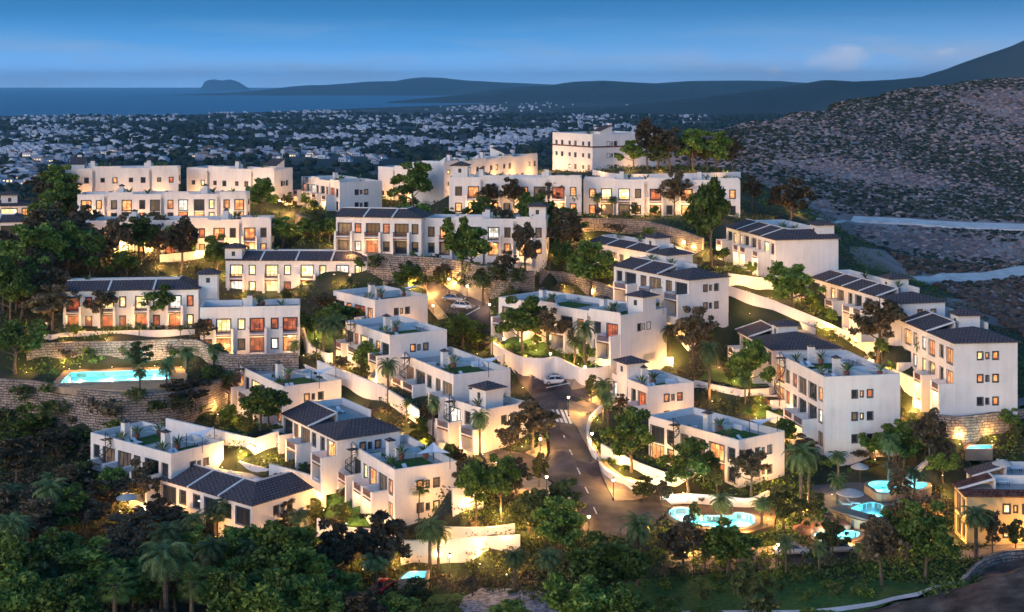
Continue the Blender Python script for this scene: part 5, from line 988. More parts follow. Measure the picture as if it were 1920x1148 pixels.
TREES = '''g 1334 500 172 76|d 1410 396 70 40|d 1484 424 92 80|d 1265 405 84 56|g 1487 592 102 88|g 775 400 95 76|g 775 478 95 78|g 866 520 118 62|d 950 500 112 82|d 985 530 120 60|g 1108 566 112 84|d 1176 490 52 52|d 1215 318 98 56|d 1256 318 80 54|g 1188 318 58 46|d 1300 318 62 40|g 1342 320 56 40|d 1374 321 66 34|p 1290 314 76 34|d 1326 318 60 40|o 1232 318 50 50
d 917 402 60 40|d 962 404 72 50|d 1030 400 66 46|p 1078 404 46|p 1120 403 46 30|p 1148 404 40|g 487 402 72 52|g 530 466 58 58|g 600 452 42 50|d 640 450 36|d 96 388 70 84|o 130 400 44 60|o 185 360 30 40|d 255 358 36 42|g 305 360 46 52|g 355 359 24|d 340 512 106 70|g 260 486 78 66|g 237 522 54 56|p 455 458 38|d 682 446 44
d 80 500 112 90|g 60 545 120 110|g 125 520 110 90|d 160 500 84 70|g 28 700 105 95|g 20 620 150 80|d 10 520 90 80|d 100 618 86 92|d 190 615 78 64|g 307 612 84 68|d 500 655 62 62|d 382 645 50 40|d 40 600 90 80|d 135 480 70 60
p 312 742 70 46|p 350 706 62 50|p 400 692 52 44|o 262 700 62 50|p 262 742 56 40|d 340 775 66 100|p 430 768 82 46|g 488 806 86 90|d 505 800 70 50|o 402 735 50 60|g 165 676 28|p 318 704 40
p 627 694 112 66|p 606 668 80 56|g 632 632 66 90|d 618 600 54 60|g 590 640 60 50|g 765 548 54 54|g 868 652 62 70|o 828 541 40 30|p 905 572 62 44|g 895 655 40 40|p 728 756 92 52|g 690 712 70 54|d 800 812 60 30|p 812 820 86 36|o 960 575 40
g 980 664 108 82|d 1028 660 84 54|p 1096 690 98 54|p 1078 684 60 40|d 1062 664 72 30|p 1132 788 86 48|p 1140 800 70 40|g 1184 884 116 84|g 1290 932 106 84|d 1410 936 102 74|o 1345 926 56 36|p 1256 684 84 48|d 1300 690 118 78|p 1330 748 118 54|g 1404 742 112 70|p 1248 584 68 38|g 1225 600 40
d 1645 680 130 96|p 1728 706 80 36|p 1500 768 74 40|d 1505 880 64 66|p 1502 968 150 78|p 1516 962 138 60|p 1572 905 66 48|p 1570 960 80 46|p 1666 898 94 50|d 1742 872 106 66|g 1695 876 86 70|g 1640 860 50 50|d 1686 960 78 50|g 1768 905 60 50|g 1893 810 44 40|o 1905 830 40|d 1770 880 60 50
p 1352 1006 88 60|p 1428 990 62 54|o 1470 992 86 70|p 1474 1080 84 46|p 1536 1078 66 46|d 1655 1098 130 96|g 1735 1090 146 96|p 1830 1050 110 80|p 1700 1062 60|d 1860 1044 92 46|o 1903 1036 62 40|p 1610 1062 50
p 1196 1098 146 84|g 1138 1142 134 132|d 1280 1084 116 84|g 1366 1086 106 96|o 1400 1146 90 56|p 1322 1080 56|p 966 1112 92 66|p 1030 1118 96 74|g 1048 1054 118 84|d 1010 990 70 50|o 780 1150 64 64|d 885 1120 44|p 1245 1080 50|o 1300 980 40|d 1240 950 50 40|o 1208 944 50 44
d 1000 852 104 92|d 958 858 72 50|p 900 856 96 50|o 1010 915 66 30|g 892 975 116 66|g 940 972 118 60|d 968 955 100 50|d 878 940 84 64|o 990 1000 76 60|p 806 1078 118 74|p 822 1066 90 60|f 784 978 82 50|d 862 880 40
g 520 1148 168 136|g 560 1152 130 110|d 625 1112 136 84|d 722 1096 138 106|p 705 1118 88 84|d 530 1010 78 78|f 214 1148 90 70|f 358 1148 96 56|p 312 1090 120 96|p 275 1080 70|p 98 950 72 60|p 22 980 80 60|p 404 1012 66 70|o 156 930 66 60|d 268 965 104 72|g 180 1140 118 150|g 60 1150 130 130|g 20 1140 150 110|g 110 1148 90 100|g 440 1100 120 110|d 250 1018 64 110|p 30 1060 90 80|d 160 1010 90 90|d 80 1030 100 100|g 300 1148 90 90|g 420 1150 90 100|g 470 1148 110 100|d 660 1080 90 70|d 590 1140 90 90|g 640 1150 80 80|d 380 1080 70 90|d 210 960 70 90|d 120 990 70 90|d 30 905 90 100|d 110 860 60 80|g 60 830 60 80|d 190 870 50 80|d 330 1010 60 80|p 480 1010 60|d 10 1000 90 90|g 250 1148 80 90|d 330 1150 90 80
g 40 1215 150 130|g 130 1225 150 130|d 285 1215 70 100|g 320 1225 70 100|g 430 1215 150 130|g 520 1225 160 140|g 600 1215 140 120|d 680 1210 110 100|g 745 1205 90 90|g 1090 1205 130 120|g 1170 1200 110 110|o 1430 1195 80 70|g 830 1200 60 70|g 1250 1190 50 80|g 1340 1190 46 80|g 1520 1190 50 90|f 215 1226 162 84|f 360 1220 164 76|p 312 1185 186 124|p 398 1128 130 84|p 470 1110 110 76|p 22 1075 120 86|p 95 1015 128 84|p 560 1020 70 60|p 90 1150 120 100|g 960 1200 70 80'''
for tk in TREES.replace('\n', '|').split('|'):
    f_ = tk.split(); plant(f_[0], *[float(q) for q in f_[1:]])
# shrubs: along walls and gardens
def scatter(kinds, poly, n, h0, h1, seed):
    rg = random.Random(seed); xs = [p[0] for p in poly]; ys = [p[1] for p in poly]; k = 0
    while k < n:
        x, y = rg.uniform(min(xs), max(xs)), rg.uniform(min(ys), max(ys))
        if inpoly(np.array([x]), np.array([y]), poly)[0]:
            h = rg.uniform(h0, h1); plant(rg.choice(kinds), x, y, h, h * rg.uniform(1.1, 1.9)); k += 1
scatter('sst', [(950, 655), (960, 640), (1040, 660), (1130, 684), (1090, 684), (1045, 664), (990, 664)], 14, 7, 13, 1)
scatter('su', [(90, 618), (360, 612), (362, 619), (95, 624)], 11, 6, 10, 2)
scatter('su', [(60, 650), (360, 645), (365, 680), (60, 690)], 8, 12, 24, 3)
scatter('su', [(-5, 740), (230, 760), (230, 860), (0, 860)], 18, 16, 34, 4)
scatter('tus', [(260, 750), (440, 720), (420, 790), (330, 782)], 8, 12, 24, 5)
scatter('st', [(340, 790), (470, 812), (500, 800), (440, 770)], 9, 10, 18, 6)
scatter('su', [(520, 850), (600, 880), (660, 940), (640, 950), (600, 900)], 12, 7, 14, 7)
scatter('stu', [(600, 950), (740, 975), (740, 990), (620, 984)], 8, 8, 16, 8)
scatter('tus', [(560, 405), (620, 420), (640, 455), (560, 455)], 11, 7, 14, 9)
scatter('tsu', [(720, 485), (950, 525), (960, 545), (720, 520)], 18, 8, 16, 10)
scatter('tu', [(1060, 400), (1330, 430), (1330, 445), (1060, 408)], 15, 6, 11, 11)
scatter('st', [(1110, 850), (1180, 872), (1200, 900), (1130, 870)], 6, 8, 16, 12)
scatter('st', [(1395, 770), (1450, 750), (1540, 800), (1500, 800)], 11, 8, 15, 13)
scatter('sut', [(1540, 600), (1640, 660), (1630, 668), (1530, 612)], 11, 8, 14, 14)
scatter('tu', [(1250, 930), (1440, 925), (1440, 945), (1260, 940)], 9, 7, 13, 15)
scatter('stu', [(1240, 990), (1460, 1000), (1480, 1020), (1240, 1035)], 18, 9, 18, 16)
scatter('st', [(1220, 1105), (1600, 1095), (1640, 1130), (1240, 1140)], 21, 12, 26, 17)
scatter('tus', [(860, 960), (1000, 940), (1060, 1000), (980, 1010), (870, 985)], 15, 10, 20, 18)
scatter('su', [(1530, 860), (1700, 850), (1740, 870), (1560, 900)], 11, 9, 18, 19)
scatter('sut', [(1660, 960), (1760, 900), (1790, 960), (1700, 1010)], 12, 10, 20, 20)
scatter('sd'[0:1] + 'u', [(590, 1000), (800, 1010), (800, 1060), (600, 1060)], 11, 12, 24, 21)
scatter('st', [(1180, 310), (1390, 314), (1385, 321), (1180, 319)], 11, 6, 10, 22)
scatter('tu', [(1180, 470), (1330, 490), (1340, 500), (1200, 485)], 7, 7, 12, 23)
# dry slope scrub: nobody could count it
def scrub(name, mat, n, seed, label, thr):
    rg = random.Random(seed); pts = []
    while len(pts) < n:
        X, Y = rg.uniform(58, 420), rg.uniform(225, 830)
        if X / Y > .5 or Y > 860: continue
        if X < (92 if Y < 400 else 64) + max(0, (300 - Y)) * .35 : continue
        if Y < 262 and X < 95: continue
        w = math.sin(X / 23 + 1.7 * math.sin(Y / 31)) + math.sin(Y / 19 + X / 37)
        if w * thr < rg.uniform(-1.9, 1.1): continue
        pts.append((X, Y, rg.uniform(.35, .95) * (1 + Y / 1500)))
    A_ = np.array(pts); gd = groundD(A_[:, 0], A_[:, 1]); m = MB()
    for (X, Y, r_), d in zip(pts, gd):
        px = 960 + FP * X / Y; z = HZ - d; py = HY + FP * d / Y
        if (abs(py - np.interp(px, [1530, 1700, 1800, 1990], [413, 417, 424, 430])) < 9 and px > 1525) or (px > 1712 and abs(py - np.interp(px, [1712, 1840, 1990], [526, 522, 500])) < 9): continue
        m.blob((X, Y, z + r_ * .25), r_, r_, r_ * .62, rg)
    tag(m.build(name, M[mat]), label, kind='stuff')
scrub('scrub', 'scrubl', 20000, 1, 'pale dry scrub over the right hillside', -.6)
scrub('evergreen_scrub', 'scrubd', 32000, 2, 'dark evergreen scrub over the right hillside', 1.5)
rgb_ = random.Random(77); bb = MB(); k_ = 0; Q_ = []
while len(Q_) < 3500:
    X, Y = rgb_.uniform(88, 190), rgb_.uniform(205, 345)
    if X > 92 + max(0, (262 - Y)) * .35 and X / Y < .5: Q_.append((X, Y, rgb_.uniform(.4, 1.2)))
QA = np.array(Q_); gd_ = groundD(QA[:, 0], QA[:, 1])
for (X, Y, r_), d in zip(Q_, gd_):
    px = 960 + FP * X / Y; py = HY + FP * d / Y
    if abs(py - np.interp(px, [1712, 1840, 1990], [526, 522, 500])) > 9: bb.blob((X, Y, HZ - d + r_ * .25), r_, r_, r_ * .7, rgb_)
tag(bb.build('brown_scrub', M['scrubb']), 'brown bushes close behind the right-hand houses', kind='stuff')
def thicket(name, poly, n, r0, r1, mat, label, seed, plan=None):
    rg = random.Random(seed); m = MB(); xs = [p[0] for p in poly]; ys = [p[1] for p in poly]; k = 0
    while k < n:
        x, y = rg.uniform(min(xs), max(xs)), rg.uniform(min(ys), max(ys))
        if inpoly(np.array([x]), np.array([y]), poly)[0]:
            p = hit(x, y); c = p + Vector((0, 0, .25)); k += 1; rr = rg.uniform(r0, r1)
            for q in range(26):
                d = Vector((rg.gauss(0, 1), rg.gauss(0, 1), rg.gauss(0, .7))) * rr * .55; a = Vector((rg.gauss(0, 1), rg.gauss(0, 1), rg.gauss(0, 1))).normalized() * .22; b_ = a.orthogonal().normalized() * .1
                v = c + d; m.q(v - a, v + b_, v + a, v - b_)
    tag(m.build(name, M[mat]), label, kind='stuff')
thicket('ground_cover', [(0, 860), (200, 880), (300, 960), (560, 1000), (800, 1060), (780, 1148), (0, 1148)], 900, .5, 1.3, 'leafd', 'dark undergrowth beneath the trees at lower left', 1)
thicket('ground_cover', [(560, 640), (700, 700), (850, 830), (700, 740), (560, 660)], 60, .3, .6, 'leaf', 'low plants along the diagonal wall', 2)
thicket('ground_cover', [(860, 920), (1060, 940), (1090, 1010), (1090, 1148), (880, 1100)], 260, .4, .9, 'leafo', 'mixed undergrowth left of the lower road', 3)
thicket('ground_cover', [(1200, 1000), (1460, 1005), (1620, 1020), (1760, 1000), (1800, 1080), (1640, 1100), (1200, 1100)], 300, .4, .8, 'leaf', 'mixed undergrowth round the lower street', 4)
thicket('ground_cover', [(0, 430), (170, 450), (230, 520), (90, 620), (0, 640)], 260, .5, 1.2, 'leafd', 'dark undergrowth at the left edge', 5)
for (x_, y_, h_, w_, Y_) in [(38, 752, 44, 66, 234.5), (108, 785, 52, 80, 231.5), (185, 775, 50, 90, 229), (250, 752, 34, 60, 228), (60, 812, 40, 70, 233.5), (150, 826, 40, 80, 230.5), (222, 806, 36, 60, 228.2), (0, 800, 50, 80, 235), (300, 770, 30, 50, 228.6), (345, 768, 34, 50, 229.5), (20, 838, 50, 90, 233), (90, 735, 26, 40, 232.6), (170, 672, 26, 36, 246), (245, 668, 22, 30, 246), (712, 500, 36, 50, 281), (750, 512, 30, 44, 281), (795, 506, 40, 56, 280), (842, 516, 34, 50, 278), (885, 512, 38, 50, 273), (925, 524, 40, 54, 268), (968, 530, 40, 50, 264), (1090, 428, 20, 34, 298), (1150, 432, 22, 40, 298), (1215, 440, 22, 36, 296), (120, 668, 20, 34, 246)]:
    p = PY(x_, y_, Y_ - 1.0); plant(trng.choice('stu'), 0, 0, h_ * .8, w_, None, p)
thicket('ground_cover', [(700, 480), (950, 530), (1000, 560), (940, 545), (740, 530)], 140, .3, .7, 'leafo', 'planting on the amber-lit bank', 6)

rg = random.Random(404); m = MB(); cand = []
for _ in range(30000):
    Y = 150 * (2.75 ** rg.random()); X = rg.uniform(-.42, .42) * Y
    if X > 90 and Y > 262: continue
    cand.append((X, Y))
CA = np.array(cand); ok = np.ones(len(CA), bool)
for pl, _s in SUNK: ok &= ~inpoly(CA[:, 0], CA[:, 1], pl)
for b in BLD:
    pl = [tuple(loc2w(b, x, y)[:2]) for x, y in ((-2.6, -.5), (b['lenR'] + .5, -.5), (b['lenR'] + .5, b['lenL'] + .5), (-2.6, b['lenL'] + .5))]; ok &= ~inpoly(CA[:, 0], CA[:, 1], pl)
cl_ = np.sin(CA[:, 0] / 4.1 + 2 * np.sin(CA[:, 1] / 6.3)) + np.sin(CA[:, 1] / 3.7 + CA[:, 0] / 9); ok &= cl_ > -.9
CA = CA[ok]; gd = groundD(CA[:, 0], CA[:, 1]); hi = cl_[ok]
parts = {'leaf': MB(), 'leafo': MB(), 'leafd': MB()}
for (X, Y), d, h_ in zip(CA, gd, hi):
    kk = 'leaf' if math.sin(X / 11 + Y / 17) > .1 else ('leafo' if math.sin(X / 7 - Y / 13) > -.2 else 'leafd'); mm = parts[kk]; R_ = rg.uniform(.35, .7)
    for q in range(9):
        v = Vector((X + rg.gauss(0, R_), Y + rg.gauss(0, R_), HZ - d + abs(rg.gauss(.12, .22)) * (1 + max(0, h_) * .6))); a = Vector((rg.gauss(0, 1), rg.gauss(0, 1), rg.gauss(0, 1))).normalized() * .26; b_ = a.orthogonal().normalized() * .12; mm.q(v - a, v + b_, v + a, v - b_)
for kk, lb in (('leaf', 'low green planting carpeting the slopes between the houses'), ('leafo', 'olive ground cover between the houses'), ('leafd', 'dark bronze ground cover between the houses')): tag(parts[kk].build('ground_cover', M[kk]), lb, kind='stuff')
def fill(kinds, poly, n, h0, h1, seed):
    rg = random.Random(seed); xs = [p[0] for p in poly]; ys = [p[1] for p in poly]; k = 0
    while k < n:
        x, y = rg.uniform(min(xs), max(xs)), rg.uniform(min(ys), max(ys))
        if inpoly(np.array([x]), np.array([y]), poly)[0]: h = rg.uniform(h0, h1); plant(rg.choice(kinds), x, y, h, h * rg.uniform(.65, .9)); k += 1
fill('gdd', [(0, 450), (150, 440), (230, 500), (80, 600), (0, 610)], 14, 70, 110, 1)
fill('gdgp', [(0, 880), (250, 930), (560, 1060), (600, 1130), (0, 1140)], 20, 70, 110, 2)
fill('do', [(700, 500), (900, 525), (960, 545), (720, 525)], 6, 30, 46, 3)
fill('gd', [(1010, 440), (1060, 440), (1100, 500), (1010, 500)], 5, 60, 90, 4)
fill('dog', [(1500, 990), (1760, 980), (1780, 1040), (1560, 1050)], 7, 50, 80, 5)
fill('gdo', [(990, 960), (1060, 960), (1080, 1060), (990, 1060)], 3, 60, 100, 6)
fill('gdpg', [(850, 440), (1060, 440), (1060, 545), (960, 540), (850, 520)], 9, 55, 100, 21)
fill('gdg', [(1175, 300), (1390, 312), (1390, 320), (1175, 318)], 8, 50, 84, 22)
fill('gdd', [(240, 470), (420, 475), (420, 520), (240, 520)], 6, 45, 80, 23)
fill('gd', [(60, 380), (140, 380), (150, 440), (60, 440)], 5, 50, 80, 25)
fill('god', [(560, 430), (700, 440), (700, 460), (560, 460)], 5, 34, 54, 26)
fill('gpd', [(1640, 850), (1760, 850), (1780, 960), (1700, 960)], 7, 50, 80, 7)
fill('dp', [(560, 1010), (780, 1020), (780, 1080), (600, 1080)], 2, 60, 90, 8)
fill('sud'[2] + 'g', [(560, 410), (630, 430), (640, 450), (560, 450)], 4, 28, 40, 9)
grg = random.Random(2024); HEDGE = []
for b in BLD:     # garden trees before every house front
    if b['key'] in ('M5', 'LA', 'YW', 'YV', 'M6'): continue
    W = b['lenL']; n = max(2, int(W / 6.5))
    for k in range(n):
        y = W * (k + grg.random()) / n; x = -grg.uniform(3.6, 6.5); p = loc2w(b, x, y); p.z = gz(p.x, p.y)
        if abs(p.z - b['base'].z) > 5: continue
        kd = grg.choice('gdogp'); hm = grg.uniform(2.8, 5.2) * (.8 if W > 24 else 1); plant(kd, 0, 0, hm * FP / p.y, None, None, p)
    for k in range(int(W / 2.6)):
        y = W * grg.random(); x = -grg.uniform(2.9, 5.0) if k % 2 else -grg.uniform(.5, 2.0) - (2.2 if b.get('porch', 2.4) > 1.5 else 0); p = loc2w(b, x, y); p.z = gz(p.x, p.y)
        if abs(p.z - b['base'].z) < 4: HEDGE.append(p)
hm_ = MB()
for p in HEDGE:
    for q in range(70):
        v = p + Vector((grg.gauss(0, .45), grg.gauss(0, .45), abs(grg.gauss(.35, .35)))); a = Vector((grg.gauss(0, 1), grg.gauss(0, 1), grg.gauss(0, 1))).normalized() * .17; b_ = a.orthogonal().normalized() * .09; hm_.q(v - a, v + b_, v + a, v - b_)
tag(hm_.build('ground_cover', M['leaf']), 'low green planting hugging the house fronts', kind='stuff')
def ground_spot(p, pw, dz=1.5, col=(1, .50, .15)):
    root = empty('garden_spotlight', p); later(root, 'small ground spotlight', 'spotlight', 'ground spotlights washing the walls', p)
    m = MB(); m.lathe([(.001, 0), (.09, 0), (.11, .18), (.001, .181)], 8); m.build('housing', M['metal'], root); g = MB(); g.lathe([(.08, .186), (.001, .187)], 8); g.build('lens', M['lamp'], root); point('bulb', (0, 0, dz), pw, col, .06, root)
for b in BLD:
    if b['key'] in ('LA', 'YW'): continue
    W, D_ = b['lenL'], b['lenR']; pd = b.get('porch', 2.4); sp = [(-pd - 2.8, W * (k + .5) / max(2, int(W / 8))) for k in range(max(2, int(W / 8)))]
    if W < 24: sp += [(D_ * .55, -3.0)]
    for x, y in sp:
        p = loc2w(b, x, y); p.z = gz(p.x, p.y)
        if abs(p.z - b['base'].z) < 4.5 and not any(inpoly(np.array([p.x]), np.array([p.y]), pl)[0] for pl, _s in SUNK[:2]): p.z = max(p.z, b['base'].z - 1.0); ground_spot(p, {'M5': 420, 'M6': 200, 'L2': 340, 'L4': 420, 'L6': 150, 'YV': 520}.get(b['key'], 260))
# ------------------------------------------------------------------ street lamps and garden spotlights
def lamp_post(px, py, hpx, pw=330):
    pos = hit(px, py); s = FP / pos.y; h = min(max(hpx / s, 2.8), 4.2); root = empty('street_lamp', pos); later(root, 'slim black street lamp', 'street lamp', 'street lamps', pos + Vector((0, 0, h)))
    m = MB(); m.lathe([(.001, 0), (.16, 0), (.14, .25), (.06, .4), (.045, h - .35), (.10, h - .3), (.001, h - .29)], 8); m.build('pole', M['metal'], root)
    g = MB(); g.lathe([(.001, h - .28), (.10, h - .27), (.20, h), (.16, h + .06), (.001, h + .07)], 8); g.build('lantern', M['lamp'], root)
    c = MB(); c.lathe([(.26, h + .08), (.20, h + .16), (.05, h + .26), (.001, h + .30)], 8); c.build('lamp_cap', M['metal'], root)
    point('bulb', (0, 0, h - .45), pw, (1, .62, .25), .15, root)
for a in [(1032, 694, 28), (1097, 721, 34), (1066, 782, 38), (1110, 850, 38), (1150, 939, 40), (1025, 932, 32), (945, 664, 27), (842, 550, 24), (843, 1082, 42), (1104, 1008, 36), (876, 563, 22), (918, 598, 24), (1013, 858, 34), (524, 402, 26), (1460, 1062, 36), (1300, 1062, 36), (812, 600, 26), (560, 452, 24), (745, 505, 22)]: lamp_post(*a)
SPOTW = 2.1
def uplight(px, py, pw, dz=.5, col=(1, .52, .15), D=None, off=0.0):
    pos = hit(px, py) if D is None else P(px, py, D); root = empty('garden_spotlight', pos); later(root, 'small ground spotlight', 'spotlight', 'ground spotlights washing the walls', pos)
    m = MB(); m.lathe([(.001, 0), (.09, 0), (.11, .18), (.001, .181)], 8); m.build('housing', M['metal'], root); g = MB(); g.lathe([(.08, .186), (.001, .187)], 8); g.build('lens', M['lamp'], root)
    point('bulb', (0, 0, dz), pw * SPOTW, col, .2, root)
UP = '''985 684 110|1060 692 140|1120 705 100|940 660 60|700 735 160|760 775 160|815 818 160|640 706 140|450 866 240|600 948 260|550 925 160|880 972 120|925 1000 60|895 930 120|1350 528 0|1400 548 110|1440 560 160|1500 600 140|1555 630 120|1600 650 90|1706 772 420|1664 706 90|1300 476 120|1330 478 100|1280 468 80|1395 528 160|1120 790 90|1112 842 120|1150 895 140|1185 915 120|1290 940 120|1350 942 120|1430 932 100|1262 938 140
150 690 90|210 690 140|290 688 140|340 690 110|130 694 60|420 668 110|400 680 110|475 664 80|640 665 110|655 640 80|770 545 260|810 560 180|720 520 200|850 540 200|905 545 120|745 500 160|690 480 160|640 460 160|610 440 180|575 440 160|548 430 200|540 408 240|520 396 300|500 470 160|470 478 120|430 480 120|390 480 200|330 478 180|280 475 220|230 475 180|190 470 200|330 520 120|300 505 120|420 520 150|120 690 60
1200 670 90|1255 676 160|1262 690 80|1236 640 60|1100 452 120|1130 460 100|1075 455 100|1040 480 60|1150 548 120|1110 560 90|1060 552 90|960 545 60|900 345 0|860 340 200|940 330 260|1000 325 300|1020 320 200|1180 322 120|1240 325 120|1300 325 120|1360 326 60|1420 420 160|1460 420 160|1500 405 80|1130 330 120
1505 962 300|1560 930 60|1440 975 160|1470 990 140|1400 1010 120|1340 1010 120|1270 1010 120|1220 1000 80|1540 1010 60|1600 1025 120|1690 1040 80|1850 1015 300|1900 1015 300|1800 1000 120|1780 940 60|1450 1040 100|1360 1045 100|1290 1040 120
680 1070 100|740 1070 80|830 1040 50|900 1060 60|950 1080 50|1090 985 140|1060 1000 100|990 1000 120|940 980 120|720 1010 80|660 1000 80|270 975 200|240 950 140|170 930 120|330 950 160|390 990 120|450 1000 140|520 980 100|560 950 100|1010 1010 80|820 1060 60|1700 800 160|1800 835 120|1860 830 90
930 870 140|960 890 140|1015 850 140|990 930 120|860 860 100|905 855 100|1080 640 80|1030 650 80|985 645 80|1130 665 80|20 480 60|70 620 60|50 700 80|200 640 50|620 470 60|1500 810 60|1480 785 50'''
for tk in UP.replace('\n', '|').split('|'):
    a, c, w_ = [float(q) for q in tk.split()]
    if w_: uplight(a, c, w_ * (.25 if (1240 < a < 1450 and 925 < c < 948) else 1), 1.4) if not (a < 200 and c > 900) else None
for a, k in WALLS:          # wall washers every few metres along the white walls
    if a[3] is ST or 'behind the curvy pool' in a[4]: continue
    pts = [P(*q) for q in a[1]]; vis = (a[2] - .9 if a[2] > 2 else a[2] * .6)
    for i in range(len(pts) - 1):
        d = pts[i+1] - pts[i]; d.z = 0; L_ = d.length; nn = Vector((-d.y, d.x, 0)).normalized()
        for j in range(max(1, int(L_ / 9))):
            p = pts[i].lerp(pts[i+1], (j + .5) / max(1, int(L_ / 9))) - nn * 2.8; p.z = max(gz(p.x, p.y), p.z - a[2]) + .02
            if any(inpoly(np.array([p.x]), np.array([p.y]), pl)[0] for pl, _s in SUNK[:2]): continue
            root = empty('garden_spotlight', p); later(root, 'small ground spotlight', 'spotlight', 'ground spotlights washing the walls', p)
            m = MB(); m.lathe([(.001, 0), (.09, 0), (.11, .18), (.001, .181)], 8); m.build('housing', M['metal'], root); g = MB(); g.lathe([(.08, .186), (.001, .187)], 8); g.build('lens', M['lamp'], root); point('bulb', (0, 0, 1.5), 150 if 'retaining' not in a[0] else 70, (1, .50, .15), .06, root)
for (p, pw, col, root, lp) in LIGHTS: point('ceiling_light', lp, pw, col, .3, root)

# ------------------------------------------------------------------ roof furniture, cars, parasols, fences
def proto_lounger():
    r = empty('sun_lounger', (0, 0, 0)); m = MB(); m.box(-.3, .3, -.9, .35, .28, .38); i = len(m.v); m.v += [(-.3, .36, .28), (.3, .36, .28), (.3, .95, .75), (-.3, .95, .75), (-.3, .36, .38), (.3, .36, .38), (.3, .92, .84), (-.3, .92, .84)]; m.f += [(i, i+1, i+2, i+3), (i+7, i+6, i+5, i+4), (i, i+4, i+5, i+1), (i+2, i+6, i+7, i+3)]; m.build('mattress', M['cloth'], r)
    l = MB(); [l.box(x - .03, x + .03, y - .03, y + .03, 0, .28) for x in (-.26, .26) for y in (-.8, .3)]; l.build('frame', M['metal'], r); return r
def proto_table():
    r = empty('patio_table', (0, 0, 0)); m = MB(); m.box(-.8, .8, -.45, .45, .70, .76); m.build('tabletop', M['cloth'], r)
    for x in (-.7, .7):
        for y in (-.35, .35): l = MB(); l.box(x - .03, x + .03, y - .03, y + .03, 0, .70); l.build('leg', M['metal'], r)
    return r
def proto_sofa():
    r = empty('garden_sofa', (0, 0, 0)); m = MB(); m.box(-.9, .9, -.4, .4, 0, .4); m.build('seat', M['cloth'], r); b_ = MB(); b_.box(-.9, .9, .41, .6, 0, .8); b_.build('backrest', M['cloth'], r); return r
def proto_plant():
    r = empty('potted_plant', (0, 0, 0)); m = MB(); m.lathe([(.001, 0), (.22, 0), (.3, .5), (.001, .49)], 10); m.build('pot', M['terracotta'], r); l = MB(); rg = random.Random(3)
    for k in range(16):
        a = k * 2.4; e = rg.uniform(.3, 1.3); p = Vector((0, 0, .5)); d = Vector((math.cos(a)*math.cos(e), math.sin(a)*math.cos(e), math.sin(e))); sd = Vector((-math.sin(a), math.cos(a), 0)) * .09; l.q(p, p + d*.7 + sd, p + d*1.35 - Vector((0, 0, .25)), p + d*.7 - sd)
    l.build('foliage', M['frond'], r); return r
def proto_sail():
    r = empty('shade_sail', (0, 0, 0)); m = MB(); n = 8; Pa, Pb, Pc = Vector((-2.2, -1.6, 2.2)), Vector((2.2, -1.2, 2.8)), Vector((.2, 2.4, 2.0)); ce = (Pa + Pb + Pc) / 3
    edge = [];
    for A_, B_ in ((Pa, Pb), (Pb, Pc), (Pc, Pa)):
        for j in range(n): t = j / n; q = A_.lerp(B_, t); edge.append(q.lerp(ce, .22 * math.sin(math.pi * t)))
    c0 = ce + Vector((0, 0, -.3))
    for j in range(len(edge)): a, b_ = edge[j], edge[(j+1) % len(edge)]; m.q(c0, a, b_); m.q(c0 - Vector((0, 0, .02)), b_ - Vector((0, 0, .02)), a - Vector((0, 0, .02)))
    m.build('canvas', M['cloth'], r)
    for q in (Pa, Pb, Pc): l = MB(); l.tube([(q.x, q.y, 0), (q.x, q.y, q.z + .1)], .05, 6); l.build('pole', M['metal'], r)
    return r
FUR = {'lounger': (proto_lounger, 'white sun lounger atop', 'sun lounger', 'roof loungers'), 'table': (proto_table, 'white patio table atop', 'table', 'roof tables'), 'sofa': (proto_sofa, 'white sofa atop', 'sofa', 'roof sofas'),
       'plant': (proto_plant, 'potted leafy plant atop', 'potted plant', 'roof plants'), 'sail': (proto_sail, 'white triangular shade sail atop', 'shade sail', 'white shade sails')}
FP_ = {}
for (b, x, y, z, what) in ROOFS:
    fn, look, cat, grp = FUR[what]
    if what not in FP_: o = FP_[what] = fn()
    else: o = copy_tree(FP_[what])
    o.location = loc2w(b, x, y, z); o.scale = [1.5 if what == 'plant' else 1.0] * 3; o.rotation_euler = (0, 0, b['rz'] + trng.choice((0, 1.57, .4))); later(o, look, cat, grp, o.location, ('', b['phrase']))
    if what == 'lounger':
        o = copy_tree(FP_[what]); o.location = loc2w(b, x + .95, y + .1, z); o.rotation_euler = (0, 0, b['rz'] + .1); later(o, look, cat, grp, o.location, ('', b['phrase']))
def parasol(px, py, D, label, sc_=1.0):
    p = P(px, py, D); r = empty('parasol', p); tag(r, label, 'parasol', 'parasols by the pools'); m = MB(); m.lathe([(1.7 * sc_, 2.1), (1.66 * sc_, 2.2), (.9 * sc_, 2.55), (.001, 2.8)], 12); m.build('canopy', M['canvas'], r); q = MB(); q.tube([(0, 0, 0), (0, 0, 2.5)], .04, 6); q.build('pole', M['wood'], r)
parasol(1594, 955, 57.0, 'large round parasol on the slate terrace', 1.1); parasol(1612, 905, 56.0, 'round parasol behind the slate terrace', .75); parasol(238, 962, 60.4, 'yellow-lit parasol in the dark garden below far left villa', .9); parasol(1880, 900, 52.9, 'white parasol over the roof of the small villa at the right edge', .8)
for (x, y, D, t_) in [(1585, 950, 57, 'lower'), (1600, 948, 57, 'upper')]:
    o = copy_tree(FP_['lounger']); o.location = P(x, y, D) + Vector((0, 0, .05)); o.rotation_euler = (0, 0, 1.2); tag(o, f'{t_} of two pale loungers under the slate terrace parasol', 'sun lounger', 'pool loungers')
for (x, y) in [(560, 735)]: pass
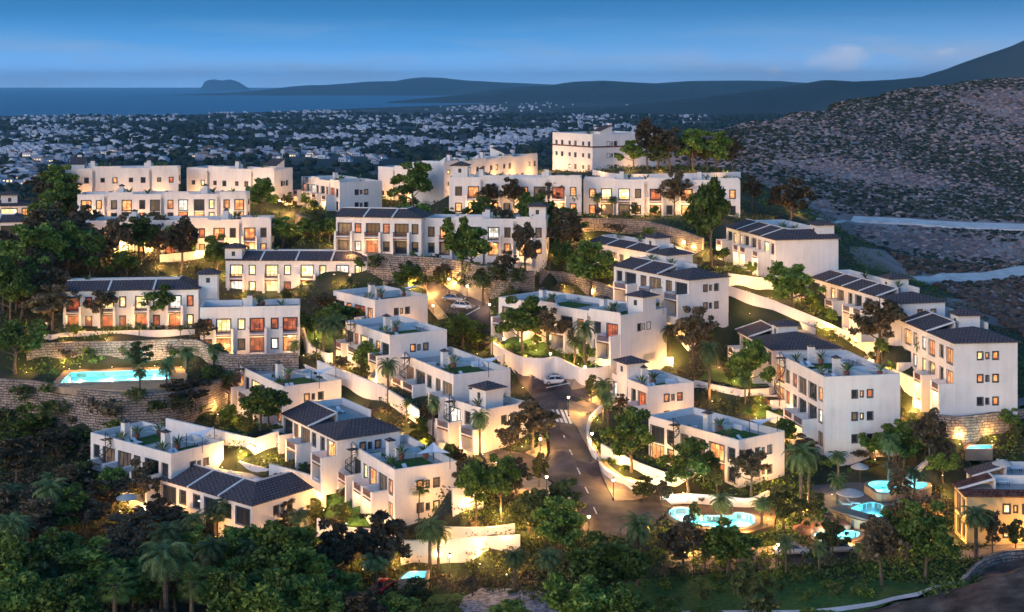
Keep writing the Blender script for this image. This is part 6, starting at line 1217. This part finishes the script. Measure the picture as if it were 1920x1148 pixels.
def car(px, py, ang, body, label, grp=None):
    p = hit(px, py); r = empty('parked_car', p + Vector((0, 0, .07)), ang); tag(r, label, 'car', grp or 'cars parked in the streets')
    m, n, l, b_ = newmat(body[0]); b_.inputs['Base Color'].default_value = (*body[1], 1); b_.inputs['Roughness'].default_value = .25; b_.inputs['Metallic'].default_value = body[2]
    prof = [(-2.2, .35, .62, .80), (-2.15, .30, .80, .86), (-1.5, .28, .92, .90), (-.9, .28, .94, .91), (0, .28, .93, .91), (.9, .28, .92, .91), (1.6, .28, .82, .88), (2.1, .32, .66, .82), (2.2, .38, .58, .70)]
    v, f = [], []
    for x, z0, z1, w in prof: v += [(x, -w, z0), (x, -w*1.0, (z0+z1)/2), (x, -w*.93, z1), (x, w*.93, z1), (x, w, (z0+z1)/2), (x, w, z0)]
    for i in range(len(prof)-1):
        for j in range(6): f.append((i*6+j, i*6+(j+1) % 6, (i+1)*6+(j+1) % 6, (i+1)*6+j))
    f += [tuple(range(6)), tuple(range((len(prof)-1)*6+5, (len(prof)-1)*6-1, -1))]; a = MB(); a.v, a.f = v, f
    # roof shell
    i = len(a.v); top = [(-1.15, 1.36, .62), (-.6, 1.44, .66), (.1, 1.45, .66), (.55, 1.38, .62)]
    for x, z, w in top: a.v += [(x, -w, z - .05), (x, -w*.92, z), (x, w*.92, z), (x, w, z - .05)]
    for k in range(3):
        for j in range(3): a.f.append((i+k*4+j, i+k*4+j+1, i+(k+1)*4+j+1, i+(k+1)*4+j))
    for s_ in (-1, 1):
        for xb, xt in ((-1.75, -1.15), (-.35, -.3), (1.25, .55)): a.tube([(xb, s_*.82, .9), (xt, s_*.62, 1.35)], .045, 5)
    bo = a.build('body', m, r, True); g = MB(); c0 = [(-1.72, -.80, .9), (1.22, -.80, .88), (1.22, .80, .88), (-1.72, .80, .9)]; c1 = [(-1.13, -.60, 1.35), (.53, -.60, 1.33), (.53, .60, 1.33), (-1.13, .60, 1.35)]
    for k in range(4): g.q(c0[k], c0[(k+1) % 4], c1[(k+1) % 4], c1[k])
    g.build('window_glass', M['glass'], r)
    for x in (-1.4, 1.35):
        for y in (-.80, .80):
            w = MB(); w.tube([(x, y - .11, .33), (x, y + .11, .33)], .33, 14); wo_ = w.build('wheel', M['metal'], r); h = MB(); h.tube([(x, y - .125, .33), (x, y + .125, .33)], .19, 10); hm_, _, _, hb = (HUB[0], 0, 0, 0); h.build('rim', hm_, wo_)
    for y in (-.6, .6): h = MB(); h.box(2.10, 2.19, y - .18, y + .18, .56, .68); h.build('headlight', M['cloth'], r); h = MB(); h.box(-2.215, -2.14, y - .2, y + .2, .62, .76); h.build('tail_light', M['tile_red'], r)
hm, _, _, hb = newmat('wheel_rim'); hb.inputs['Base Color'].default_value = (.4, .4, .42, 1); hb.inputs['Metallic'].default_value = .8; hb.inputs['Roughness'].default_value = .4; HUB = [hm]
car(1043, 721, .12, ('white_car_paint', (.75, .74, .72), 0), 'white saloon car parked in the bay below the curved lit wall')
car(851, 566, -.5, ('silver_car_paint', (.42, .43, .45), .6), 'silver car, farther of the two in the bend car park'); car(868, 580, -.45, ('pale_car_paint', (.6, .61, .63), .3), 'pale grey car, nearer of the two in the bend car park')
car(1482, 1040, .06, ('beige_car_paint', (.55, .48, .42), .2), 'beige car on the lower street behind a palm'); car(1573, 1036, .05, ('champagne_car_paint', (.5, .42, .36), .3), 'champagne car parked below the small oblong pool')
car(718, 1108, 1.2, ('red_car_paint', (.42, .03, .03), .1), 'red car half hidden behind trees at bottom centre')
def fence(pts, label, n_per=.35):
    P3 = [hit(*p) for p in pts]; r = empty('railing_fence', P3[0]); tag(r, label, 'fence', 'metal railings'); m = MB(); ps = MB(); o = P3[0]
    for i in range(len(P3) - 1):
        a, c = P3[i] - o, P3[i+1] - o; L_ = (c - a).length; up = Vector((0, 0, 1)); m.tube([a + up*1.1, c + up*1.1], .03, 4); m.tube([a + up*.15, c + up*.15], .03, 4); k = int(L_ / n_per)
        for j in range(k): q = a.lerp(c, j / k); m.tube([q, q + up*1.1], .018, 3)
        for j in range(int(L_ / 2.5) + 1): q = a.lerp(c, j / (int(L_ / 2.5) + 1)); ps.tube([q - up*.2, q + up*1.25], .04, 4)
    m.build('bars', M['metal'], r); ps.build('posts', M['metal'], r); r.children[-1].name = 'post_row'
fence([(660, 1098), (760, 1096), (860, 1086), (940, 1080)], 'dark railing along the forecourt at bottom centre'); fence([(975, 1130), (1020, 1124), (1065, 1118)], 'dark railing at the right end of the cobbled forecourt'); fence([(1200, 1085), (1300, 1078), (1420, 1072), (1560, 1072), (1620, 1068)], 'long dark railing between lower street and lawn')
# slate footbridge and rocks by the pools
bm1 = MB(); 
for (x0, y0, x1, y1, D) in [(1560, 950, 1650, 975, 57.0)]:
    a, c = P(x0, y0, 56.6), P(x1, y1, 56.9); d = (c - a).normalized(); nn = Vector((-d.y, d.x, 0)) * 1.1; i = 0
    bm1.v = [tuple(a - nn), tuple(c - nn), tuple(c + nn), tuple(a + nn)] + [tuple(q - Vector((0, 0, .25))) for q in (a - nn, c - nn, c + nn, a + nn)]; bm1.f = [(0, 1, 2, 3), (7, 6, 5, 4), (0, 4, 5, 1), (1, 5, 6, 2), (2, 6, 7, 3), (3, 7, 4, 0)]
fb = bm1.build('footbridge', M['darkpave']); tag(fb, 'slate-grey footbridge between the terraced pools', 'footbridge')
rg = random.Random(8)
for k, (x, y, w, lb) in enumerate([(1530, 992, 3.0, 'biggest reddish boulder behind the oblong pool'), (1552, 984, 2.4, 'reddish boulder right of the biggest one by the pools'), (1575, 990, 1.8, 'small reddish boulder at footbridge foot'), (1505, 1000, 1.8, 'reddish boulder left of the biggest one')]):
    p = hit(x, y); m = MB(); m.blob((0, 0, w * .2), w, w * .8, w * .55, rg); o = m.build('boulder', M['rock'], None, False, p); sb = o.modifiers.new('s', 'SUBSURF'); sb.levels = sb.render_levels = 2; tag(o, lb, 'boulder', 'boulders by the pools')
# antenna masts on far roofs are too thin to see; dry leafless plants skipped

# ------------------------------------------------------------------ air between the eye and the far hills
HAZE = 1
if HAZE:
    h = MB(); h.box(-30000, 30000, -300, 52000, -12, 620); o = h.build('haze', None); o.data.materials.clear()
    m = bpy.data.materials.new('evening_haze'); m.use_nodes = True; nt = m.node_tree; nt.nodes.clear(); out = nt.nodes.new('ShaderNodeOutputMaterial'); v = nt.nodes.new('ShaderNodeVolumePrincipled')
    v.inputs['Color'].default_value = (.40, .78, 1.0, 1); v.inputs['Density'].default_value = 2.8e-5; v.inputs['Anisotropy'].default_value = .3; nt.links.new(v.outputs[0], out.inputs['Volume']); o.data.materials.append(m); tag(o, 'thin blue evening haze over the coast', kind='stuff')

# ------------------------------------------------------------------ labels that single each thing out
def place(px, py):
    best = min(PLACES, key=lambda q: (q[0] - px) ** 2 + ((q[1] - py) * 1.5) ** 2); ddx, ddy = px - best[0], py - best[1]
    rel = 'in front of' if ddy > abs(ddx) * .55 else 'behind' if ddy < -abs(ddx) * .55 else ('left of' if ddx < 0 else 'right of'); return rel, best[2]
groups = {}
for o, look, cat, grp, (px, py), rel in PENDING:
    if rel: key = (look, '', rel[1])
    else: key = (look,) + place(px, py)
    groups.setdefault(key, []).append((px, o, cat, grp))
for (look, rel, ph), L_ in groups.items():
    L_.sort(key=lambda t: t[0])
    for k, (px, o, cat, grp) in enumerate(L_):
        n = len(L_); where = f'{rel} {ph}'.strip()
        if n == 1: lab = f'{look} {where}'
        elif n == 2: lab = f'{look} {where}, {"left" if k == 0 else "right"} one'
        else: lab = f'{look} {where}, ' + ('leftmost' if k == 0 else 'rightmost' if k == n - 1 else f'{ordn(k)} from left')
        tag(o, lab, cat, grp)
for kk, pr in PROT.items():
    for k, o in enumerate(pr):
        if (kk, k) not in used:
            for ch in list(o.children): bpy.data.objects.remove(ch)
            bpy.data.objects.remove(o)
